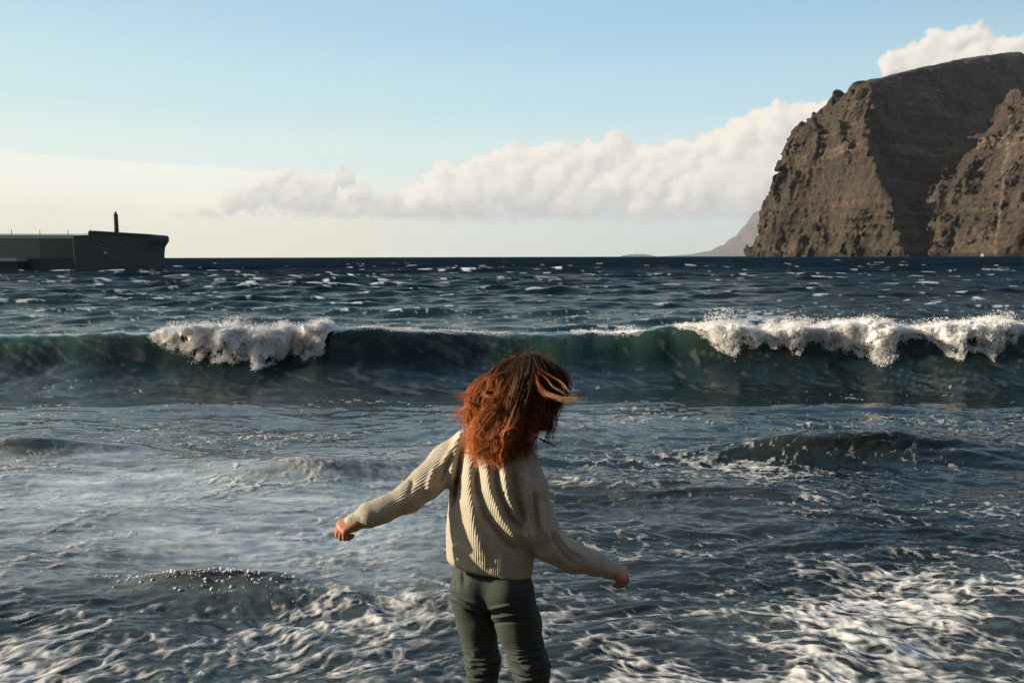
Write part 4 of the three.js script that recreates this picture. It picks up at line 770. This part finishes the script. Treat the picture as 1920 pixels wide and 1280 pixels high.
  const sweater = (x, y, z) => {
    const t = torsoD(x, y, z), l = chain(x, y, z, sleeveL, 0.02), r = chain(x, y, z, sleeveR, 0.02);
    let d = smin(smin(t, l, 0.035), r, 0.022);
    const cl = cap(x, y, z, cuffL[0], cuffL[1]), cr = cap(x, y, z, cuffR[0], cuffR[1]);
    d = smin(d, cl, 0.006); d = smin(d, cr, 0.006);
    const hem = hemPlane(x, y, z) - y;
    d = smax(d, hem, 0.02);
    const top = y - at(947, 806, PD).y; d = smax(d, top, 0.02);
    if (d > 0.05 || d < -0.05) return d;
    const back = z - Z0;
    d -= fold(x, y, z);
    // ribs
    const dist = Math.min(t, l, r, cl, cr); let ph;
    if (dist === t) { const [cx, a, b] = sect(y), u = (x - cx) * cY + (z - Z0) * sY, v = -(x - cx) * sY + (z - Z0) * cY; ph = Math.atan2(u / a, v / b) * 0.155; }
    else if (dist === l || dist === cl) ph = armAngle(x, y, z, sleeveL[1], sleeveL[5]) * 0.050;
    else { const pts = sleeveR, [, i] = sleeveCoord(x, y, z, pts); ph = armAngle(x, y, z, pts[i], pts[i + 1]) * 0.052; }
    const band = sstep(0.0, 0.004, Math.abs(hem + 0.045) - 0.0025);
    d -= 0.0011 * Math.cos(ph * ribT) + 0.0016 * noise3(x * 38, y * 26, z * 38) + 0.006 * noise3(x * 9, y * 5, z * 9) - 0.0 * band;
    return d;
  };
  const knit = new THREE.MeshPhysicalMaterial({ name: 'wool_knit', vertexColors: true, roughness: 0.95, sheen: 0.15, sheenColor: new THREE.Color(0.6, 0.55, 0.45), sheenRoughness: 0.6, specularIntensity: 0.2 });
  { const all = [...sleeveL, ...cuffL, ...sleeveR, ...cuffR, ...rows.map((q) => [q[1], q[0], Z0, 0.2])], [lo, hi] = bounds(all, 0.03); lo[1] = K(917, 1100)[1]; hi[1] = K(947, 800)[1]; lo[2] = Z0 - 0.23; hi[2] = Z0 + 0.23;
    const g = skin(sweater, lo, hi, 0.0026, { L: 1.7, eps: 0.0011, color: (x, y, z, c) => { const k = 1 + 0.13 * noise3(x * 160, y * 160, z * 160) + 0.08 * noise3(x * 30, y * 30, z * 30); c[0] = 0.45 * k; c[1] = 0.412 * k; c[2] = 0.338 * k; } });
    mesh('sweater', local(g), knit, root); console.log('sweater', g.index.count / 3); }
  // --- trousers
  const buttL = K(890, 1100, 0.045, 0.076), buttR = K(952, 1103, 0.085, 0.078), pelvis = [[...K(917, 1060, 0).slice(0, 3), 0], 0.152, 0.108];
  const trousers = (x, y, z) => {
    const u = (x - pelvis[0][0]) * cY + (z - Z0) * sY, v = -(x - pelvis[0][0]) * sY + (z - Z0) * cY, k0 = Math.hypot(u / 0.150, v / 0.105), k1 = Math.hypot(u / 0.0225, v / 0.011) || 1e-6;
    let d = k0 * (k0 - 1) / k1; d = smax(d, y - K(917, 1040)[1], 0.02); d = smax(d, K(917, 1112)[1] - y, 0.05);
    d = smin(d, Math.hypot(x - buttL[0], y - buttL[1], z - buttL[2]) - buttL[3], 0.035); d = smin(d, Math.hypot(x - buttR[0], y - buttR[1], z - buttR[2]) - buttR[3], 0.03);
    const l = chain(x, y, z, legL, 0.02), r = chain(x, y, z, legR, 0.02);
    d = smin(d, smin(l, r, 0.012), 0.025);
    d = smax(d, 0.115 - y, 0.01);
    if (Math.abs(d) > 0.03) return d;
    const px = sightX(x, y, z), py = sightY(x, y, z);
    // creases under the seat and round the knees
    let w = 0;
    for (const [cx, cy, len, wid, h, sl] of [[940, 1138, 20, 3.0, 0.006, -0.15], [944, 1148, 22, 3.0, -0.006, -0.12], [948, 1156, 24, 3.2, 0.006, -0.1], [950, 1166, 24, 3, -0.005, -0.1], [862, 1118, 26, 3.4, -0.006, 0.45], [868, 1130, 26, 3.4, 0.005, 0.42], [876, 1142, 28, 3.0, -0.004, 0.4], [870, 1084, 5, 16, -0.004, 0.2]]) { const dx = px - cx, dy = py - cy - sl * dx; w += 2.0 * h * gauss(dx / len) * gauss(dy / wid); }
    const knee = gauss((py - 1250) / 34); w += 0.009 * knee * (1 - Math.abs(noise3(x * 14 + y * 10, y * 62, z * 14)) * 2.6) + 0.004 * (0.4 + sstep(1290, 1400, py)) * noise3(x * 12, y * 30, z * 12) * sstep(1170, 1260, py) + 0.003 * noise3(x * 18, y * 14, z * 18);
    // side seam and pocket edge
    const sd = Math.abs(px - (852 + (py - 1070) * 0.12)); if (py < 1108 && px < 870) w -= 0.003 * gauss(sd / 1.6);
    return d - w;
  };
  { const [lo, hi] = bounds([...legL, ...legR, buttL, buttR, [pelvis[0][0], pelvis[0][1], Z0, 0.18]], 0.02); lo[1] = 0.1; hi[1] = K(917, 1036)[1];
    const g = skin(trousers, lo, hi, 0.0042, { L: 1.5, eps: 0.002, color: (x, y, z, c) => { const k = 1 + 0.18 * noise3(x * 220, y * 90, z * 220) + 0.22 * fbm3(x * 9, y * 7, z * 9, 3); c[0] = 0.036 * k; c[1] = 0.048 * k; c[2] = 0.042 * k; } });
    mesh('trousers', local(g), new THREE.MeshStandardMaterial({ name: 'green_denim', vertexColors: true, roughness: 0.9 }), root); console.log('trousers', g.index.count / 3); }
  // --- hair: a dark mass under thousands of wind-blown strands
  const hairMat = new THREE.MeshPhysicalMaterial({ name: 'hair', vertexColors: true, roughness: 0.48, specularIntensity: 0.7, specularColor: new THREE.Color(1, 0.75, 0.55) });
  const hair = new THREE.Group(); hair.name = 'hair'; root.add(hair);
  {
    const blobs = [[K(1003, 728, 0.01, 0.098)], [K(985, 735, 0.02, 0.096)], [K(955, 768, 0.03, 0.066)], [K(935, 808, 0.05, 0.05)], [K(975, 800, 0.035, 0.056)], [K(930, 845, 0.07, 0.032)], [K(1015, 790, 0.0, 0.045)]].map((b) => b[0]);
    const f = (x, y, z) => { let d = 1e9; for (const b of blobs) { const q = Math.hypot(x - b[0], y - b[1], z - b[2]) - b[3]; d = d > 1e8 ? q : smin(d, q, 0.03); } return d + 0.011 - 0.007 * noise3(x * 40, y * 15, z * 40); };
    const [lo, hi] = bounds(blobs, 0.02);
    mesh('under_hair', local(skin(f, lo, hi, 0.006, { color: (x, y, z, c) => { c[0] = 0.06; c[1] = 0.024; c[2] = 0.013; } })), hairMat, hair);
    const r = rng(2024), P = [], C = [], I = [];
    const strand = (pts, w0, root_, tip, shade) => {
      const n = 12, base = P.length / 3, curve = new THREE.CatmullRomCurve3(pts, false, 'centripetal'), v = new THREE.Vector3(), t = new THREE.Vector3(), a = new THREE.Vector3(), b = new THREE.Vector3(), ref = new THREE.Vector3(r() - 0.5, r() - 0.5, r() + 0.3).normalize();
      for (let i = 0; i <= n; i++) {
        const u = i / n; curve.getPoint(u, v); curve.getTangent(u, t); a.crossVectors(t, ref).normalize(); b.crossVectors(t, a).normalize();
        const w = w0 * (1 - 0.75 * u * u);
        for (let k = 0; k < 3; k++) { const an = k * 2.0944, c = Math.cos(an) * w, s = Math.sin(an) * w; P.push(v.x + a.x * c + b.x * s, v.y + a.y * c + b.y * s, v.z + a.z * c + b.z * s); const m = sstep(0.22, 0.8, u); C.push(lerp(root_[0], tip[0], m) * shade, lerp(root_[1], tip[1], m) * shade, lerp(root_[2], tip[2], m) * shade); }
        if (i) for (let k = 0; k < 3; k++) { const k2 = (k + 1) % 3, p = base + (i - 1) * 3, q = base + i * 3; I.push(p + k, q + k, p + k2, p + k2, q + k, q + k2); }
      }
    };
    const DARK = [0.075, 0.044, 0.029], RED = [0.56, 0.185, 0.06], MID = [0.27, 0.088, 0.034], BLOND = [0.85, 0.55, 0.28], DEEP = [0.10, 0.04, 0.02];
    // guides over the photo's lines: points [px, py, toward camera], spread at root and tip (px), strands, colours
    const guides = [
      [[[985, 674, 0.02], [942, 692, 0.06], [914, 740, 0.085], [904, 800, 0.09], [906, 866, 0.10]], 10, 17, 420, DARK, RED],
      [[[988, 673, 0.04], [958, 705, 0.095], [938, 765, 0.115], [930, 822, 0.12], [938, 872, 0.125]], 12, 17, 420, DARK, RED],
      [[[992, 674, 0.05], [985, 712, 0.115], [968, 772, 0.125], [958, 820, 0.12], [964, 860, 0.115]], 14, 18, 420, DARK, MID],
      [[[996, 674, 0.05], [1010, 712, 0.11], [1000, 770, 0.115], [985, 815, 0.11], [985, 850, 0.10]], 14, 17, 380, DARK, MID],
      [[[1000, 673, 0.03], [1034, 702, 0.085], [1028, 750, 0.085], [1002, 796, 0.08], [984, 832, 0.07]], 12, 13, 340, DARK, DEEP],
      [[[1002, 673, 0.0], [1052, 702, 0.03], [1054, 738, 0.03], [1026, 776, 0.03], [1012, 804, 0.03]], 7, 12, 220, DARK, DEEP],
      [[[1002, 673, -0.03], [1052, 702, -0.04], [1054, 738, -0.05], [1032, 784, -0.04], [1024, 818, -0.02]], 8, 14, 90, DARK, DEEP],
      [[[982, 676, 0.03], [930, 702, 0.06], [905, 728, 0.075], [880, 743, 0.085], [852, 742, 0.09]], 7, 13, 70, MID, RED],
      [[[978, 680, 0.03], [920, 716, 0.07], [892, 752, 0.09], [872, 790, 0.1], [858, 772, 0.1]], 5, 8, 30, MID, RED],
      [[[980, 678, 0.03], [926, 708, 0.065], [902, 742, 0.08], [880, 766, 0.085], [856, 782, 0.085]], 8, 13, 80, MID, RED],
      [[[975, 682, 0.03], [922, 708, 0.065], [896, 724, 0.075], [890, 760, 0.085], [898, 800, 0.09]], 9, 13, 260, MID, RED],
      [[[975, 684, 0.03], [915, 712, 0.06], [888, 735, 0.07], [882, 790, 0.08], [896, 850, 0.095]], 6, 10, 200, MID, RED],
      [[[985, 690, 0.07], [950, 735, 0.11], [915, 775, 0.115], [893, 820, 0.11], [896, 862, 0.115]], 14, 14, 260, MID, RED],
      [[[990, 700, 0.09], [972, 760, 0.13], [960, 800, 0.135], [945, 830, 0.135], [940, 872, 0.13]], 16, 14, 200, DARK, RED],
      [[[990, 676, -0.03], [945, 690, -0.03], [920, 740, -0.01], [910, 800, 0.0], [925, 850, 0.02]], 10, 14, 220, DARK, MID],
      [[[1004, 700, 0.112], [1012, 722, 0.135], [1030, 738, 0.155], [1056, 745, 0.165], [1088, 741, 0.16]], 4, 9, 30, MID, BLOND],
      [[[1000, 712, 0.12], [1018, 736, 0.145], [1042, 744, 0.165], [1064, 754, 0.165], [1080, 753, 0.155]], 4, 8, 24, MID, BLOND],
      [[[1006, 696, 0.112], [1024, 708, 0.135], [1036, 724, 0.15], [1056, 736, 0.155], [1066, 750, 0.15]], 2, 3, 14, MID, BLOND],
      [[[1010, 690, 0.105], [1036, 706, 0.125], [1052, 716, 0.135], [1064, 732, 0.14], [1082, 744, 0.14]], 2, 5, 9, MID, BLOND],
      [[[1034, 740, 0.06], [1036, 785, 0.06], [1034, 812, 0.05], [1030, 832, 0.045]], 8, 9, 46, DEEP, DEEP],
      [[[970, 800, 0.13], [950, 806, 0.15], [938, 818, 0.145], [946, 828, 0.14]], 4, 4, 26, RED, RED], [[[975, 806, 0.13], [965, 800, 0.15], [948, 806, 0.15], [940, 824, 0.14]], 3, 3, 20, RED, RED],
      [[[990, 805, 0.12], [1000, 812, 0.135], [996, 822, 0.135], [986, 826, 0.13]], 3, 4, 24, RED, RED], [[[1010, 812, 0.1], [998, 816, 0.12], [992, 828, 0.12]], 3, 4, 20, RED, RED],
      [[[960, 838, 0.12], [944, 842, 0.14], [938, 858, 0.14], [944, 876, 0.135]], 4, 4, 40, RED, RED], [[[1010, 822, 0.07], [1024, 828, 0.08], [1036, 834, 0.07], [1044, 838, 0.06]], 3, 3, 18, DEEP, RED],
      [[[905, 780, 0.1], [892, 790, 0.115], [897, 800, 0.12], [920, 796, 0.12]], 4, 4, 30, RED, RED], [[[912, 745, 0.1], [902, 760, 0.12], [912, 776, 0.125], [930, 770, 0.13]], 4, 5, 34, RED, RED],
      [[[945, 700, 0.09], [930, 705, 0.10], [920, 715, 0.1], [926, 735, 0.105]], 5, 7, 60, MID, RED]];
    let lock;
    for (const [g, s0, s1, n, c0, c1] of guides) for (let k = 0; k < n * 1.45; k++) {
      if (k % 9 === 0) { const a = r() * 6.283, q = Math.sqrt(r()); lock = { ca: Math.cos(a) * q, sa: Math.sin(a) * q, dz: r() - 0.5, seed: r() * 50, len: 1 - 0.3 * r() * r(), curl: 0.8 + 1.9 * r(), tone: 0.7 + 0.6 * r(), tx: (r() - 0.55) * 1.1, ty: (r() - 0.5) * 0.8 }; }
      const a2 = r() * 6.283, q2 = Math.sqrt(r()), big = s1 > 6, lenk = big ? clamp(lock.len - 0.06 * r()) : 1, seed = r() * 50;
      const pts = g.map(([x, y, dz], i) => { const u = i / (g.length - 1), sp = lerp(s0, s1, u), own = sp * lerp(0.55, 0.42, u), wv = big ? 8.5 * u * lock.curl : 1.2 * u; return [x + lock.ca * sp * 1.05 + Math.cos(a2) * q2 * own + wv * noise2(u * 4.4 + lock.seed, 3.3) + (big ? lock.tx * 26 * u * u * u : 0) + 1.8 * u * noise2(u * 5 + seed, 2), y + lock.sa * sp * 0.8 + Math.sin(a2) * q2 * own + 0.7 * wv * noise2(u * 4.4 + lock.seed, 8.1) + (big ? lock.ty * 14 * u * u * u : 0), dz + lock.dz * (0.03 + 0.03 * u) + 0.012 * wv / 7 * noise2(u * 3 + lock.seed, 15) + (r() - 0.5) * 0.006]; });
      const cut = pts.map(([x, y, dz]) => new THREE.Vector3(...K(x, y, dz).slice(0, 3)));
      if (lenk < 1) { const L = cut.length - 1; cut[L].lerp(cut[L - 1], 1 - lenk); }
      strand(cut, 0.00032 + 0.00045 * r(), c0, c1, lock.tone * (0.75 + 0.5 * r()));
    }
    // loose locks that swirl across the mass
    for (let k = 0; k < 46; k++) {
      const x = 895 + 85 * r(), y = 735 + 115 * r(), a = 1.2 + 1.9 * r(), turn = (r() - 0.5) * 4.2, l = 22 + 34 * r(), z = 0.115 + 0.03 * r(), n = 6 + Math.floor(16 * r()), tone = 0.75 + 0.6 * r();
      const line = []; let cx = x, cy = y, an = a; for (let i = 0; i < 6; i++) { line.push([cx, cy, z + 0.012 * Math.sin(i * 0.8)]); an += turn / 5; cx += Math.cos(an) * l / 5; cy += Math.sin(an) * l / 5; }
      for (let q = 0; q < n; q++) { const ox = (r() - 0.5) * 8, oy = (r() - 0.5) * 8, e = 1 + (r() - 0.5) * 0.5; strand(line.map(([lx, ly, lz], i) => new THREE.Vector3(...K(lx + ox * (1 - i * 0.08) + e * i * 0.3, ly + oy * (1 - i * 0.08), lz + (r() - 0.5) * 0.002).slice(0, 3))), 0.00035 + 0.00035 * r(), MID, RED, tone); }
    }
    // flyaways
    for (let k = 0; k < 300; k++) {
      const a = -3.4 + r() * 3.4, R = 54 + 9 * r(), cx = 992, cy = 735, x = cx + Math.cos(a) * R * 1.05, y = cy + Math.sin(a) * R, l = 10 + 22 * r(), da = (r() - 0.6) * 2.0;
      const pts = [[cx + Math.cos(a) * 46, cy + Math.sin(a) * 46, 0.03], [x, y, 0.05], [x + Math.cos(a + da) * l * 0.6, y + Math.sin(a + da) * l * 0.6 - 2, 0.06], [x + Math.cos(a + da * 1.7) * l, y + Math.sin(a + da * 1.7) * l + 3, 0.06]].map((q) => new THREE.Vector3(...K(q[0], q[1], q[2] * (r() * 2 - 0.6)).slice(0, 3)));
      strand(pts, 0.00032, MID, RED, 0.9);
    }
    for (let k = 0; k < 90; k++) { // strands blown across the crown
      const x = 940 + 90 * r(), y = 700 + 60 * r(), l = 26 + 30 * r(), a = 0.6 + 2.2 * r(), b = a + (r() - 0.5) * 2.2;
      const pts = [[x, y, 0.10], [x + Math.cos(a) * l * 0.4, y + Math.sin(a) * l * 0.4, 0.128], [x + Math.cos((a + b) / 2) * l * 0.8, y + Math.sin((a + b) / 2) * l * 0.8, 0.135], [x + Math.cos(b) * l, y + Math.sin(b) * l, 0.128]].map((q) => new THREE.Vector3(...K(q[0], q[1], q[2]).slice(0, 3)));
      strand(pts, 0.0006, MID, RED, 0.8 + 0.5 * r());
    }
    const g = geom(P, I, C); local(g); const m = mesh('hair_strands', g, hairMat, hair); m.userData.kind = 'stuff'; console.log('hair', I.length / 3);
  }
  tag(root, 'person with wind-blown auburn hair in a beige ribbed sweater, arms out, back turned', 'person');
}
renderer.render(scene, camera);
